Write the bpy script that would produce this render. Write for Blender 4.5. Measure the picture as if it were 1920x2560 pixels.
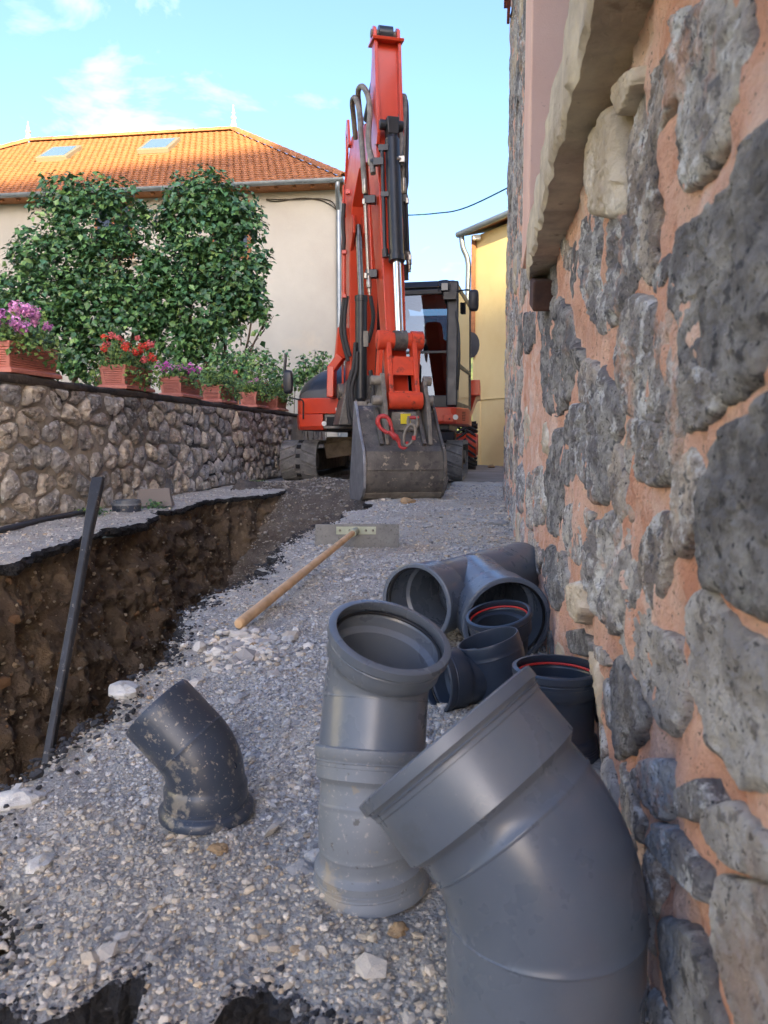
import bpy, math, random
import numpy as np
from mathutils import Vector, Matrix
# ------------------------------------------------------------------ scene, camera, light
for o in list(bpy.data.objects): bpy.data.objects.remove(o)
S = bpy.context.scene
COL = S.collection
R = math.radians
CAM_H, CAM_F = .5, 1900.
PITCH = math.atan(180/CAM_F); YAW = math.atan(260/CAM_F*math.cos(PITCH))
cd = bpy.data.cameras.new('camera'); cam = bpy.data.objects.new('camera', cd); COL.objects.link(cam)
cam.location = (0, 0, CAM_H); cam.rotation_euler = (math.pi/2-PITCH, 0, YAW)
cd.sensor_fit = 'VERTICAL'; cd.sensor_height = 36; cd.lens = 36*CAM_F/2560
cd.clip_start = .02; cd.clip_end = 2000
cd.dof.use_dof = True; cd.dof.focus_distance = 2.6; cd.dof.aperture_fstop = 14
S.camera = cam
S.view_settings.view_transform = 'Standard'; S.view_settings.look = 'None'
S.view_settings.exposure = EXPO = 2.6; S.view_settings.gamma = 1
SUN_EL, SUN_AZ = R(14), R(20)          # sun low, behind the camera and to the right
TO_SUN = Vector((math.sin(SUN_AZ)*math.cos(SUN_EL), -math.cos(SUN_AZ)*math.cos(SUN_EL), math.sin(SUN_EL)))
ld = bpy.data.lights.new('sun', 'SUN'); ld.energy = 3.0; ld.angle = R(.5); ld.color = (1, .89, .50)
sun = bpy.data.objects.new('sun', ld); COL.objects.link(sun); sun.rotation_euler = TO_SUN.to_track_quat('Z', 'Y').to_euler(); sun.location = (3, -6, 20)
W = bpy.data.worlds.new('World'); S.world = W; W.use_nodes = True
def world():
    nt = W.node_tree; N = nt.nodes; L = nt.links; N.clear()
    out = N.new('ShaderNodeOutputWorld'); bg = N.new('ShaderNodeBackground'); bg.inputs[1].default_value = .105
    sky = N.new('ShaderNodeTexSky'); sky.sky_type = 'NISHITA'; sky.sun_disc = False
    sky.sun_rotation = math.atan2(TO_SUN.x, TO_SUN.y)
    sky.sun_elevation = SUN_EL; sky.altitude = 600; sky.air_density = 1.0; sky.dust_density = 6.0; sky.ozone_density = 3.0
    tc = N.new('ShaderNodeTexCoord')
    mp = N.new('ShaderNodeMapping'); mp.inputs['Scale'].default_value = (1, 1, 2.1); mp.inputs['Location'].default_value = (1.3, .35, .1)
    L.new(tc.outputs['Generated'], mp.inputs[0])
    n1 = N.new('ShaderNodeTexNoise'); n1.inputs['Scale'].default_value = 5.2; n1.inputs['Detail'].default_value = 9; n1.inputs['Roughness'].default_value = .58; n1.inputs['Distortion'].default_value = .35
    n2 = N.new('ShaderNodeTexNoise'); n2.inputs['Scale'].default_value = 2.1; n2.inputs['Detail'].default_value = 3
    L.new(mp.outputs[0], n1.inputs[0]); L.new(mp.outputs[0], n2.inputs[0])
    mu = N.new('ShaderNodeMath'); mu.operation = 'MULTIPLY'; L.new(n1.outputs[0], mu.inputs[0]); L.new(n2.outputs[0], mu.inputs[1])
    rp = N.new('ShaderNodeMapRange'); rp.inputs[1].default_value = .30; rp.inputs[2].default_value = .41; rp.inputs[3].default_value = 0; rp.inputs[4].default_value = .75
    L.new(mu.outputs[0], rp.inputs[0])
    mx = N.new('ShaderNodeMix'); mx.data_type = 'RGBA'
    L.new(rp.outputs[0], mx.inputs['Factor']); L.new(sky.outputs[0], mx.inputs['A']); mx.inputs['B'].default_value = (3.4, 3.6, 3.5, 1)
    wb = N.new('ShaderNodeMix'); wb.data_type = 'RGBA'; wb.blend_type = 'MULTIPLY'; wb.inputs['Factor'].default_value = 1; wb.inputs['B'].default_value = (.88, .865, .96, 1); L.new(mx.outputs['Result'], wb.inputs['A']); L.new(wb.outputs['Result'], bg.inputs[0]); L.new(bg.outputs[0], out.inputs[0])
world()
# ------------------------------------------------------------------ picture plane helpers (photo seen 1659 px wide)
_ct, _st, _cp, _sp = math.cos(PITCH), math.sin(PITCH), math.cos(YAW), math.sin(YAW)
FW = Vector((-_sp*_ct, _cp*_ct, -_st)); RT = Vector((_cp, _sp, 0)); UP = Vector((-_sp*_st, _cp*_st, _ct))
def ray(u, v): k = 1920/1659; return FW + RT*((u*k-960)/CAM_F) - UP*((v*k-1280)/CAM_F)
def at(u, v, Y): d = ray(u, v); return Vector((0, 0, CAM_H)) + d*(Y/d.y)
def atZ(u, v, z=0): d = ray(u, v); return Vector((0, 0, CAM_H)) + d*((z-CAM_H)/d.z)
def atX(u, v, X): d = ray(u, v); return Vector((0, 0, CAM_H)) + d*(X/d.x)
# ------------------------------------------------------------------ noise
def _h(i, j, k, s):
    n = (i.astype(np.int64)*374761393 + j.astype(np.int64)*668265263 + k.astype(np.int64)*2147483647 + s*974634541) & 0xffffffff
    n = ((n ^ (n >> 13))*1274126177) & 0xffffffff
    n = ((n ^ (n >> 16))*2246822519) & 0xffffffff
    return ((n ^ (n >> 15)) & 0xffffff)/float(0xffffff)
def vn(P, s=0):
    P = np.asarray(P, float); f = np.floor(P); t = P-f; t = t*t*(3-2*t); i, j, k = f[..., 0], f[..., 1], f[..., 2]; r = 0
    for a in (0, 1):
        for b in (0, 1):
            for c in (0, 1):
                w = (t[..., 0] if a else 1-t[..., 0])*(t[..., 1] if b else 1-t[..., 1])*(t[..., 2] if c else 1-t[..., 2])
                r = r + w*_h(i+a, j+b, k+c, s)
    return r*2-1
def fbm(P, sc, oc=4, s=0, g=.5):
    P = np.asarray(P, float)*sc; r = 0; a = 1.
    for o in range(oc): r = r + a*vn(P*(2.03**o)+o*7.3, s+o); a *= g
    return r
rng = np.random.default_rng(7); rnd = random.Random(11)
# ------------------------------------------------------------------ mesh collecting
class MB:
    def __init__(s): s.v = []; s.f = []
    def add(s, vs, fs):
        b = len(s.v); s.v.extend([tuple(v) for v in vs]); s.f.extend([tuple(i+b for i in f) for f in fs]); return s
    def box(s, c, d, M=None):
        c = Vector(c); x, y, z = d[0]/2, d[1]/2, d[2]/2
        vs = [Vector((a, b, e)) for a in (-x, x) for b in (-y, y) for e in (-z, z)]
        if M: vs = [M @ v for v in vs]
        return s.add([c+v for v in vs], [(0, 1, 3, 2), (4, 6, 7, 5), (0, 4, 5, 1), (2, 3, 7, 6), (0, 2, 6, 4), (1, 5, 7, 3)])
    def hexa(s, p): return s.add(p, [(0, 3, 2, 1), (4, 5, 6, 7), (0, 1, 5, 4), (1, 2, 6, 5), (2, 3, 7, 6), (3, 0, 4, 7)])
    def bar(s, a, b, w, h, up=(0, 0, 1)):
        a = Vector(a); b = Vector(b); d = (b-a).normalized(); u = Vector(up)
        if abs(d.dot(u)) > .98: u = Vector((0, 1, 0))
        x = d.cross(u).normalized()*w/2; z = x.cross(d).normalized()*h/2
        return s.hexa([a-x-z, a+x-z, a+x+z, a-x+z, b-x-z, b+x-z, b+x+z, b-x+z])
    def tube(s, pts, r, n=12, caps=True):
        pts = [Vector(p) for p in pts]; m = len(pts); rs = list(r) if hasattr(r, '__len__') else [r]*m
        vs = []; prev = None
        for i, p in enumerate(pts):
            t = (pts[min(i+1, m-1)]-pts[max(i-1, 0)]).normalized()
            if prev is None:
                u = Vector((0, 0, 1)) if abs(t.z) < .9 else Vector((1, 0, 0)); x = t.cross(u).normalized()
            else: x = (prev-t*prev.dot(t)).normalized()
            prev = x; y = t.cross(x)
            vs += [p+(x*math.cos(2*math.pi*k/n)+y*math.sin(2*math.pi*k/n))*rs[i] for k in range(n)]
        fs = [(i*n+k, i*n+(k+1) % n, (i+1)*n+(k+1) % n, (i+1)*n+k) for i in range(m-1) for k in range(n)]
        if caps: fs += [tuple(range(n-1, -1, -1)), tuple((m-1)*n+k for k in range(n))]
        return s.add(vs, fs)
    def cyl(s, a, b, r, r2=None, n=24): return s.tube([a, b], [r, r if r2 is None else r2], n)
    def prism(s, poly, fn0, fn1):
        n = len(poly); vs = [fn0(*p) for p in poly]+[fn1(*p) for p in poly]
        return s.add(vs, [tuple(range(n-1, -1, -1)), tuple(range(n, 2*n))]+[(i, (i+1) % n, n+(i+1) % n, n+i) for i in range(n)])
    def loft(s, secs, caps=True):
        n = len(secs[0]); vs = [p for q in secs for p in q]
        fs = [(i*n+k, i*n+(k+1) % n, (i+1)*n+(k+1) % n, (i+1)*n+k) for i in range(len(secs)-1) for k in range(n)]
        if caps: fs += [tuple(range(n-1, -1, -1)), tuple((len(secs)-1)*n+k for k in range(n))]
        return s.add(vs, fs)
    def grid(s, P, wrap=False):
        P = np.asarray(P); a, b = P.shape[:2]
        fs = [(i*b+j, i*b+j+1, (i+1)*b+j+1, (i+1)*b+j) for i in range(a-1) for j in range(b-1)]
        if wrap: fs += [(i*b+b-1, i*b, (i+1)*b, (i+1)*b+b-1) for i in range(a-1)]
        return s.add([tuple(p) for p in P.reshape(-1, 3)], fs)
WL = {}
def _finish(o, parent, mat, wl):
    COL.objects.link(o); WL[o] = Vector(wl)
    if parent: o.parent = parent; o.location = Vector(wl)-WL[parent]
    else: o.location = wl
    if mat and o.data and not o.data.materials: o.data.materials.append(mat)
    return o
def build(name, mb, mat, parent=None, smooth=35, bevel=0, base=False, seg=2):
    vs = np.array(mb.v, float); lo, hi = vs.min(0), vs.max(0); c = (lo+hi)/2
    if base: c[2] = lo[2]
    me = bpy.data.meshes.new(name); me.from_pydata((vs-c).tolist(), [], mb.f); me.validate()
    o = bpy.data.objects.new(name, me); _finish(o, parent, mat, c)
    me.polygons.foreach_set('use_smooth', [smooth > 0]*len(me.polygons))
    if 0 < smooth < 180:
        try: me.set_sharp_from_angle(angle=R(smooth))
        except Exception: pass
    if bevel:
        m = o.modifiers.new('bevel', 'BEVEL'); m.width = bevel; m.segments = seg; m.limit_method = 'ANGLE'; m.angle_limit = R(40); m.harden_normals = True
    return o
def fast(name, V, T, mat, parent=None, col=None, smooth=False):   # big triangle meshes from arrays
    V = np.asarray(V, np.float32); T = np.asarray(T, np.int32); c = (V.min(0)+V.max(0))/2; c[2] = V[:, 2].min()
    me = bpy.data.meshes.new(name); me.vertices.add(len(V)); me.vertices.foreach_set('co', (V-c).ravel())
    k = T.shape[1]; me.loops.add(T.size); me.loops.foreach_set('vertex_index', T.ravel())
    me.polygons.add(len(T)); me.polygons.foreach_set('loop_start', np.arange(0, T.size, k, dtype=np.int32)); me.polygons.foreach_set('loop_total', np.full(len(T), k, np.int32))
    me.update(calc_edges=True); me.polygons.foreach_set('use_smooth', np.full(len(T), smooth))
    if col is not None:
        a = me.color_attributes.new('Col', 'FLOAT_COLOR', 'POINT'); q = np.ones((len(V), 4), np.float32); q[:, :3] = col; a.data.foreach_set('color', q.ravel())
    o = bpy.data.objects.new(name, me); return _finish(o, parent, mat, c)
def tag(o, label=None, cat=None, group=None, kind=None):
    for k, v in (('label', label), ('category', cat), ('group', group), ('kind', kind)):
        if v: o[k] = v
    return o
def thing(name, loc, label, cat, group=None):
    o = bpy.data.objects.new(name, None); o.empty_display_size = .1; _finish(o, None, None, loc); return tag(o, label, cat, group)
def inst(name, me, M, parent=None):     # one more object sharing a mesh; M is its world matrix
    o = bpy.data.objects.new(name, me); COL.objects.link(o)
    M = M.copy(); WL[o] = M.translation.copy()
    if parent: o.parent = parent; M.translation -= WL[parent]
    o.matrix_basis = M; return o
def smoothpts(pts, n=6):
    P = [Vector(p) for p in pts]; P = [P[0]*2-P[1]]+P+[P[-1]*2-P[-2]]; out = []
    for i in range(1, len(P)-2):
        for k in range(n):
            t = k/n; a, b, c, d = P[i-1:i+3]
            out.append(.5*((2*b)+(c-a)*t+(2*a-5*b+4*c-d)*t*t+(3*b-a-3*c+d)*t**3))
    return out+[P[-2]]
# ------------------------------------------------------------------ materials
def s(r, g, b):
    f = lambda c: (c/255/12.92) if c <= 10 else ((c/255+.055)/1.055)**2.4
    return (f(r), f(g), f(b), 1)
def mk(name, c1, c2=None, sc=6, rough=.7, metal=0, bump=0, bsc=60, bdet=6, spots=(), rndv=0, spec=.5, coat=0, attr=False, lo=.35, hi=.65, rr=0, tint=None, vor=0, vsc=100):
    m = bpy.data.materials.new(name); m.use_nodes = True; nt = m.node_tree; N = nt.nodes; L = nt.links
    b = N['Principled BSDF']; b.inputs['Metallic'].default_value = metal; b.inputs['Roughness'].default_value = rough
    b.inputs['Specular IOR Level'].default_value = spec; b.inputs['Coat Weight'].default_value = coat; b.inputs['Coat Roughness'].default_value = .12
    g = N.new('ShaderNodeNewGeometry'); pos = g.outputs['Position']
    def noise(scale, det=5, ro=.6, off=0):
        n = N.new('ShaderNodeTexNoise'); n.inputs['Scale'].default_value = scale; n.inputs['Detail'].default_value = det; n.inputs['Roughness'].default_value = ro
        if off:
            ad = N.new('ShaderNodeVectorMath'); ad.inputs[1].default_value = (off, off*1.7, off*.6); L.new(pos, ad.inputs[0]); L.new(ad.outputs[0], n.inputs[0])
        else: L.new(pos, n.inputs[0])
        return n.outputs[0]
    def ramp(x, a, c, t0=0, t1=1):
        r = N.new('ShaderNodeMapRange'); r.inputs[1].default_value = a; r.inputs[2].default_value = c; r.inputs[3].default_value = t0; r.inputs[4].default_value = t1; L.new(x, r.inputs[0]); return r.outputs[0]
    def mix(fac, A, B, mode='MIX'):
        x = N.new('ShaderNodeMix'); x.data_type = 'RGBA'; x.blend_type = mode
        for i, q in (('Factor', fac), ('A', A), ('B', B)):
            if hasattr(q, 'links'): L.new(q, x.inputs[i])
            else: x.inputs[i].default_value = q
        return x.outputs['Result']
    if attr:
        an = N.new('ShaderNodeAttribute'); an.attribute_name = 'Col'; col = mix(1., an.outputs[0], c1, 'MULTIPLY')
    else: col = c1
    if c2 is not None: col = mix(ramp(noise(sc), lo, hi), col, c2)
    oi = None
    if rndv or tint:
        oi = N.new('ShaderNodeObjectInfo')
        if tint:
            cr = N.new('ShaderNodeValToRGB'); cr.color_ramp.interpolation = 'CONSTANT'; el = cr.color_ramp.elements
            el[0].color = tint[0]; el[1].position = 1/len(tint); el[1].color = tint[1]
            for i in range(2, len(tint)): e = el.new(i/len(tint)); e.color = tint[i]
            L.new(oi.outputs['Random'], cr.inputs[0]); col = mix(1., col, cr.outputs[0], 'MULTIPLY')
        if rndv:
            mu = N.new('ShaderNodeMath'); mu.operation = 'MULTIPLY'; mu.inputs[1].default_value = 7.31; L.new(oi.outputs['Random'], mu.inputs[0])
            fr = N.new('ShaderNodeMath'); fr.operation = 'FRACT'; L.new(mu.outputs[0], fr.inputs[0])
            col = mix(1., col, ramp(fr.outputs[0], 0, 1, 1-rndv, 1+rndv), 'MULTIPLY')
    for i, sp in enumerate(spots):
        c, scl, thr, wd, am = sp[:5]
        col = mix(ramp(noise(scl, 6, .65, 3.1+i*2.7), thr, thr+wd, 0, am), col, c)
    if hasattr(col, 'links'): L.new(col, b.inputs['Base Color'])
    else: b.inputs['Base Color'].default_value = col
    if rr: L.new(ramp(noise(sc*2.3, 4, .6, 1.3), .3, .7, max(rough-rr, .02), min(rough+rr, 1)), b.inputs['Roughness'])
    nrm = None
    if vor:
        v = N.new('ShaderNodeTexVoronoi'); v.inputs['Scale'].default_value = vsc; L.new(pos, v.inputs['Vector'])
        bp = N.new('ShaderNodeBump'); bp.inputs['Strength'].default_value = .9; bp.inputs['Distance'].default_value = vor; bp.invert = True; L.new(v.outputs['Distance'], bp.inputs['Height']); nrm = bp.outputs[0]
    if bump:
        bp = N.new('ShaderNodeBump'); bp.inputs['Strength'].default_value = .9; bp.inputs['Distance'].default_value = bump
        L.new(noise(bsc, bdet, .62, .7), bp.inputs['Height'])
        if nrm: L.new(nrm, bp.inputs['Normal'])
        nrm = bp.outputs[0]
    if nrm: L.new(nrm, b.inputs['Normal'])
    return m
def glassmat(name, tint, rough=.02, refl=1.0):
    m = bpy.data.materials.new(name); m.use_nodes = True; nt = m.node_tree; N = nt.nodes; L = nt.links; N.clear()
    o = N.new('ShaderNodeOutputMaterial'); t = N.new('ShaderNodeBsdfTransparent'); g = N.new('ShaderNodeBsdfGlossy'); x = N.new('ShaderNodeMixShader'); f = N.new('ShaderNodeFresnel'); mu = N.new('ShaderNodeMath')
    t.inputs[0].default_value = tint; g.inputs['Roughness'].default_value = rough; f.inputs[0].default_value = 1.65
    mu.operation = 'MULTIPLY'; mu.inputs[1].default_value = refl; L.new(f.outputs[0], mu.inputs[0]); L.new(mu.outputs[0], x.inputs[0]); L.new(t.outputs[0], x.inputs[1]); L.new(g.outputs[0], x.inputs[2]); L.new(x.outputs[0], o.inputs[0]); return m
DUST = s(176, 168, 155)
M = dict(
 ground=mk('ground_gravel', s(192, 190, 184), s(168, 163, 155), 3.5, .95, bump=.010, bsc=150, bdet=9, vor=.002, vsc=240, spots=((s(183, 160, 133), 2.6, .54, .16, .65), (s(135, 135, 137), 60, .58, .08, .6), (s(211, 208, 204), 130, .58, .08, .6), (s(97, 95, 93), 210, .64, .05, .7))),
 earth=mk('earth', s(111, 96, 78), s(75, 63, 54), 4, .95, bump=.02, bsc=28, bdet=9, spots=((s(135, 113, 83), 3, .58, .15, .5), (s(49, 44, 40), 6, .56, .12, .7), (s(139, 127, 111), 40, .62, .08, .7))),
 fill=mk('loose_fill', s(115, 106, 96), s(83, 75, 68), 6, .95, bump=.012, bsc=60, vor=.012, vsc=60, spots=((s(152, 147, 137), 60, .62, .08, .7),)),
 asphalt=mk('broken_asphalt', s(34, 34, 36), s(20, 20, 22), 40, .85, bump=.008, bsc=90, vor=.006, vsc=110, spots=((s(110, 108, 106), 70, .66, .05, .8),)),
 stones=mk('gravel_stones', (1, 1, 1, 1), None, rough=.85, attr=True, bump=.001, bsc=500),
 street=mk('street', s(140, 136, 134), s(118, 113, 110), 2, .9, bump=.004, bsc=80, vor=.004, vsc=60),
 grassland=mk('grassland', s(92, 106, 58), s(70, 88, 44), .3, .95, bump=.05, bsc=3),
 hill=mk('hillside', s(120, 128, 70), s(74, 92, 48), .12, .95, bump=.8, bsc=.5, spots=((s(150, 140, 96), .3, .55, .1, .7),)),
 mortar=mk('pink_mortar', s(236, 192, 166), s(224, 170, 142), 9, .95, bump=.008, bsc=210, bdet=14, lo=.4, hi=.6, spots=((s(240, 216, 200), 5, .50, .12, .75), (s(206, 130, 92), 11, .57, .08, .55), (s(186, 138, 116), 45, .58, .06, .45), (s(150, 120, 106), 3.2, .64, .08, .45), (s(100, 80, 72), 170, .625, .03, .8), (s(74, 60, 56), 75, .665, .03, .8))),
 wstone=mk('wall_stone', s(204, 200, 193), s(146, 141, 140), 18, .92, bump=.016, bsc=120, bdet=12, lo=.40, hi=.58, rndv=.14, tint=[(1, .98, .95, 1), (.88, .89, .92, 1), (1.1, 1.07, 1.0, 1), (.80, .80, .82, 1), (1.06, .96, .86, 1), (.95, .97, 1.0, 1), (1.0, .93, .88, 1)], spots=((s(240, 240, 238), 30, .54, .07, .7), (s(100, 99, 102), 50, .56, .05, .75), (s(54, 53, 58), 150, .61, .03, .85), (s(226, 174, 142), 11, .57, .08, .55), (s(240, 240, 240), 140, .64, .04, .6))),
 wpale=mk('pale_wall_stone', s(212, 198, 176), s(180, 164, 140), 9, .92, bump=.008, bsc=60, bdet=10, rndv=.12, spots=((s(135, 117, 95), 20, .6, .07, .6), (s(239, 232, 219), 12, .56, .1, .6))),
 fstone=mk('field_stone', s(196, 189, 178), s(145, 141, 137), 10, .92, bump=.014, bsc=45, bdet=10, lo=.4, hi=.6, rndv=.25, tint=[(1, 1, 1, 1), (.86, .88, .92, 1), (1.12, 1.06, .96, 1), (.72, .74, .78, 1), (1.06, 1.0, .92, 1), (.92, .9, .9, 1)], spots=((s(80, 74, 71), 12, .57, .07, .75), (s(221, 225, 224), 26, .58, .08, .6), (s(57, 53, 52), 60, .64, .04, .7))),
 fmortar=mk('grey_mortar', s(164, 155, 140), s(131, 122, 111), 3, .95, bump=.014, bsc=60, bdet=10, spots=((s(49, 44, 42), 1.8, .55, .06, .85), (s(173, 165, 152), 14, .6, .1, .5))),
 coping=mk('dark_coping', s(78, 69, 62), s(47, 43, 40), 5, .95, bump=.012, bsc=40, spots=((s(130, 118, 107), 9, .6, .1, .6),)),
 sillstone=mk('sill_stone', s(214, 201, 176), s(178, 164, 144), 14, .9, bump=.006, bsc=70, bdet=9, spots=((s(122, 104, 86), 16, .62, .08, .6), (s(59, 52, 47), 34, .68, .04, .8))),
 pink=mk('pink_render', s(230, 194, 176), s(220, 180, 162), 4, .9, bump=.001, bsc=200, spots=((s(176, 138, 128), 60, .66, .05, .5),)),
 white_wall=mk('house_render', s(176, 172, 162), s(164, 158, 148), .6, .95, bump=.003, bsc=30, spots=((s(190, 176, 154), .8, .6, .15, .45),)),
 yellow=mk('yellow_render', s(234, 208, 152), s(226, 196, 138), .8, .9, bump=.002, bsc=40, spots=((s(206, 176, 124), 1.2, .6, .12, .4),)),
 tile=mk('roof_tile', s(168, 112, 72), s(150, 96, 60), 7, .75, rndv=.16, bump=.003, bsc=60, spots=((s(110, 78, 60), 5, .56, .12, .55),)),
 zinc=mk('zinc', s(150, 156, 160), s(130, 136, 142), 4, .45, metal=.6, rr=.1),
 wood=mk('brown_wood', s(150, 96, 58), s(120, 74, 44), 8, .7),
 woodpale=mk('rake_handle_wood', s(224, 187, 143), s(198, 159, 115), 14, .6, bump=.0008, bsc=200, spots=((s(120, 98, 80), 9, .62, .1, .5),)),
 dark=mk('dark_void', s(26, 24, 24), rough=.9),
 winglass=mk('window_glass', s(40, 48, 58), rough=.08, spec=.5),
 skyglass=mk('skylight_glass', s(96, 116, 138), rough=.04, spec=1.),
 framegrey=mk('skylight_frame', s(120, 112, 96), rough=.5),
 cable=mk('cable_rubber', s(70, 62, 54), rough=.7), greencable=mk('green_cable', s(48, 92, 84), rough=.6),
 terracotta=mk('terracotta_plastic', s(190, 118, 100), s(176, 106, 90), 9, .6, spots=((s(204, 150, 132), 14, .58, .1, .4), (s(150, 90, 76), 5, .58, .1, .4))),
 leaf=mk('lilac_leaf', (1, 1, 1, 1), None, rough=.42, attr=True, spec=.5), bark=mk('bark', s(88, 74, 62), s(62, 52, 44), 20, .9, bump=.004, bsc=80),
 gleaf=mk('geranium_leaf', (1, 1, 1, 1), None, rough=.6, attr=True),
 petal=mk('petal', (1, 1, 1, 1), None, rough=.6, attr=True),
 orange=mk('orange_paint', s(202, 63, 32), s(189, 57, 30), 3, .36, coat=.3, rr=.08, spots=((s(105, 55, 42), 24, .66, .04, .5), (s(187, 99, 76), 5, .60, .2, .3), (s(67, 44, 38), 70, .69, .03, .6))),
 orangeworn=mk('worn_orange_paint', s(224, 76, 41), s(196, 67, 41), 8, .5, bump=.002, bsc=60, spots=((s(52, 39, 35), 9, .56, .1, .8), (s(120, 76, 61), 30, .62, .08, .6))),
 black=mk('black_paint', s(44, 47, 51), s(35, 37, 41), 5, .38, rr=.08, spots=((s(128, 124, 117), 60, .70, .03, .6), (s(98, 93, 89), 8, .64, .12, .3))),
 blackplastic=mk('black_plastic', s(40, 42, 49), s(33, 35, 40), 4, .42, rr=.06),
 hose=mk('rubber_hose', s(136, 131, 124), s(100, 96, 91), 14, .7, bump=.001, bsc=200),
 hosedark=mk('dark_hose', s(47, 45, 47), s(35, 35, 36), 14, .6),
 steel=mk('steel_fitting', s(170, 164, 154), s(140, 134, 126), 20, .35, metal=.8),
 chrome=mk('chrome_rod', s(225, 228, 232), rough=.06, metal=1.),
 rodgrey=mk('dull_rod', s(128, 126, 122), s(100, 98, 94), 20, .3, metal=.8),
 bucket=mk('bucket_steel', s(112, 107, 100), s(78, 75, 72), 6, .5, metal=.25, bump=.004, bsc=50, spots=((s(178, 164, 142), 9, .60, .04, .7), (s(58, 56, 56), 14, .56, .1, .65), (s(150, 140, 126), 70, .62, .05, .6))),
 buckside=mk('lit_worn_side_plate', s(163, 165, 168), s(131, 133, 138), 8, .42, metal=.45, spots=((s(112, 107, 103), 12, .6, .1, .6),)),  # bluish light on the left bucket plate is put into this paler colour
 greysteel=mk('dirty_steel', s(140, 133, 121), s(103, 96, 89), 12, .6, metal=.2, bump=.002, bsc=60, spots=((s(70, 63, 56), 14, .58, .1, .6),)),
 rubber=mk('track_rubber', s(122, 121, 118), s(92, 91, 90), 7, .85, bump=.004, bsc=60, spots=((s(160, 154, 146), 9, .58, .1, .6), (s(60, 60, 60), 20, .58, .1, .6))),
 tyre=mk('tyre_rubber', s(46, 45, 46), s(36, 36, 37), 9, .85, bump=.003, bsc=60),
 mud=mk('dirty_frame', s(117, 105, 91), s(84, 75, 65), 9, .9, bump=.008, bsc=40),
 glass=glassmat('cab_glass', (.40, .47, .5, 1), .01, 2.2), seatcloth=mk('seat_cloth', s(30, 28, 29), rough=.9),
 sticker=mk('white_sticker', s(214, 212, 204), rough=.5), green=mk('green_sticker', s(52, 150, 110), rough=.5), yellowst=mk('yellow_sticker', s(214, 196, 44), rough=.5),
 redhook=mk('red_hook_paint', s(190, 56, 56), s(160, 46, 46), 30, .5, spots=((s(60, 52, 50), 30, .66, .05, .5),)),
 vent=mk('vent_slot', s(18, 18, 20), rough=.8),
 pvc=mk('grey_pvc', s(101, 109, 120), s(92, 100, 112), 7, .30, rr=.08, spec=.55, spots=((s(130, 130, 126), 9, .64, .14, .35), (s(56, 56, 55), 44, .71, .02, .7), (s(146, 145, 140), 220, .71, .02, .6), (s(128, 131, 135), 60, .66, .05, .25), (s(125, 124, 119), 4.5, .50, .16, .35), (s(72, 75, 80), 16, .60, .08, .3), (s(151, 152, 151), 420, .66, .03, .4))),
 pvcdirty=mk('dirty_grey_pvc', s(128, 133, 139), s(111, 117, 124), 8, .55, rr=.14, spots=((s(154, 143, 124), 9, .56, .05, .7), (s(71, 69, 65), 80, .64, .03, .75), (s(169, 165, 158), 160, .60, .05, .6), (s(147, 136, 117), 34, .62, .03, .6))),
 pvcblack=mk('muddy_black_pvc', s(58, 66, 80), s(50, 58, 70), 8, .36, rr=.1, spots=((s(150, 142, 126), 30, .58, .05, .55), (s(170, 160, 144), 190, .615, .04, .7), (s(110, 110, 108), 9, .58, .12, .35), (s(166, 156, 138), 80, .625, .03, .55))),
 pvcblue=mk('dark_blue_pvc', s(54, 63, 76), s(49, 57, 70), 6, .34, rr=.06, spots=((s(175, 168, 154), 240, .73, .02, .6),)),
 sealred=mk('red_seal', s(190, 44, 40), rough=.5), sealblack=mk('black_seal', s(20, 20, 22), rough=.5),
 ironbar=mk('black_iron', s(56, 58, 63), s(42, 43, 47), 12, .5, metal=.3, bump=.002, bsc=90, spots=((s(149, 142, 131), 70, .62, .05, .6), (s(131, 138, 149), 5, .62, .1, .5))),
 bladest=mk('rake_steel', s(112, 114, 116), s(96, 98, 100), 20, .45, metal=.5, spots=((s(70, 68, 66), 90, .57, .06, .7),)),
 plate=mk('green_grey_plate', s(174, 178, 156), s(152, 159, 137), 20, .5),
 whitestone=mk('limestone', s(206, 204, 198), s(184, 180, 172), 20, .9, bump=.003, bsc=120, spots=((s(150, 130, 104), 20, .6, .1, .5),)),
 greystone=mk('grey_pebble', s(168, 166, 162), s(146, 144, 142), 30, .9, bump=.002, bsc=160),
 tanstone=mk('tan_rock', s(176, 148, 112), s(150, 124, 92), 20, .9, bump=.003, bsc=100),
 oldwall=mk('shade_wall', s(200, 180, 150), s(186, 166, 138), 1, .9),
)
# ------------------------------------------------------------------ ground with the open trench
def interp(pts): xs = np.array([p[0] for p in pts]); ys = np.array([p[1] for p in pts]); return lambda t: np.interp(t, xs, ys)
_xr = interp([(.3, -.44), (.60, -.46), (.68, -.52), (.75, -.62), (.9, -.68), (1.07, -.69), (1.31, -.70), (1.56, -.715), (1.75, -.77), (2.0, -.85), (2.33, -.905), (2.6, -.82), (3.3, -.935), (4, -.975), (4.35, -.95), (5.2, -.96), (5.45, -.86), (5.75, -.85), (5.95, -.97), (6.3, -1.0), (9, -1.0)])
_xl = interp([(.3, -1.95), (2.9, -2.015), (3.31, -2.06), (3.85, -2.12), (4.45, -2.145), (5.0, -2.25), (5.03, -2.327), (6.35, -2.33), (6.6, -2.2), (6.78, -2.09), (7.7, -1.965), (8.8, -1.92), (9, -1.92)])
_yn = interp([(-.75, .80), (-.6, .73), (-.489, .655), (-.43, .575), (-.371, .565), (-.33, .598), (-.30, .592), (-.283, .560), (-.235, .552), (-.222, .600), (-.20, .636), (-.18, .630), (-.15, .598), (-.10, .580), (-.03, .585), (.3, .57)])
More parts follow.
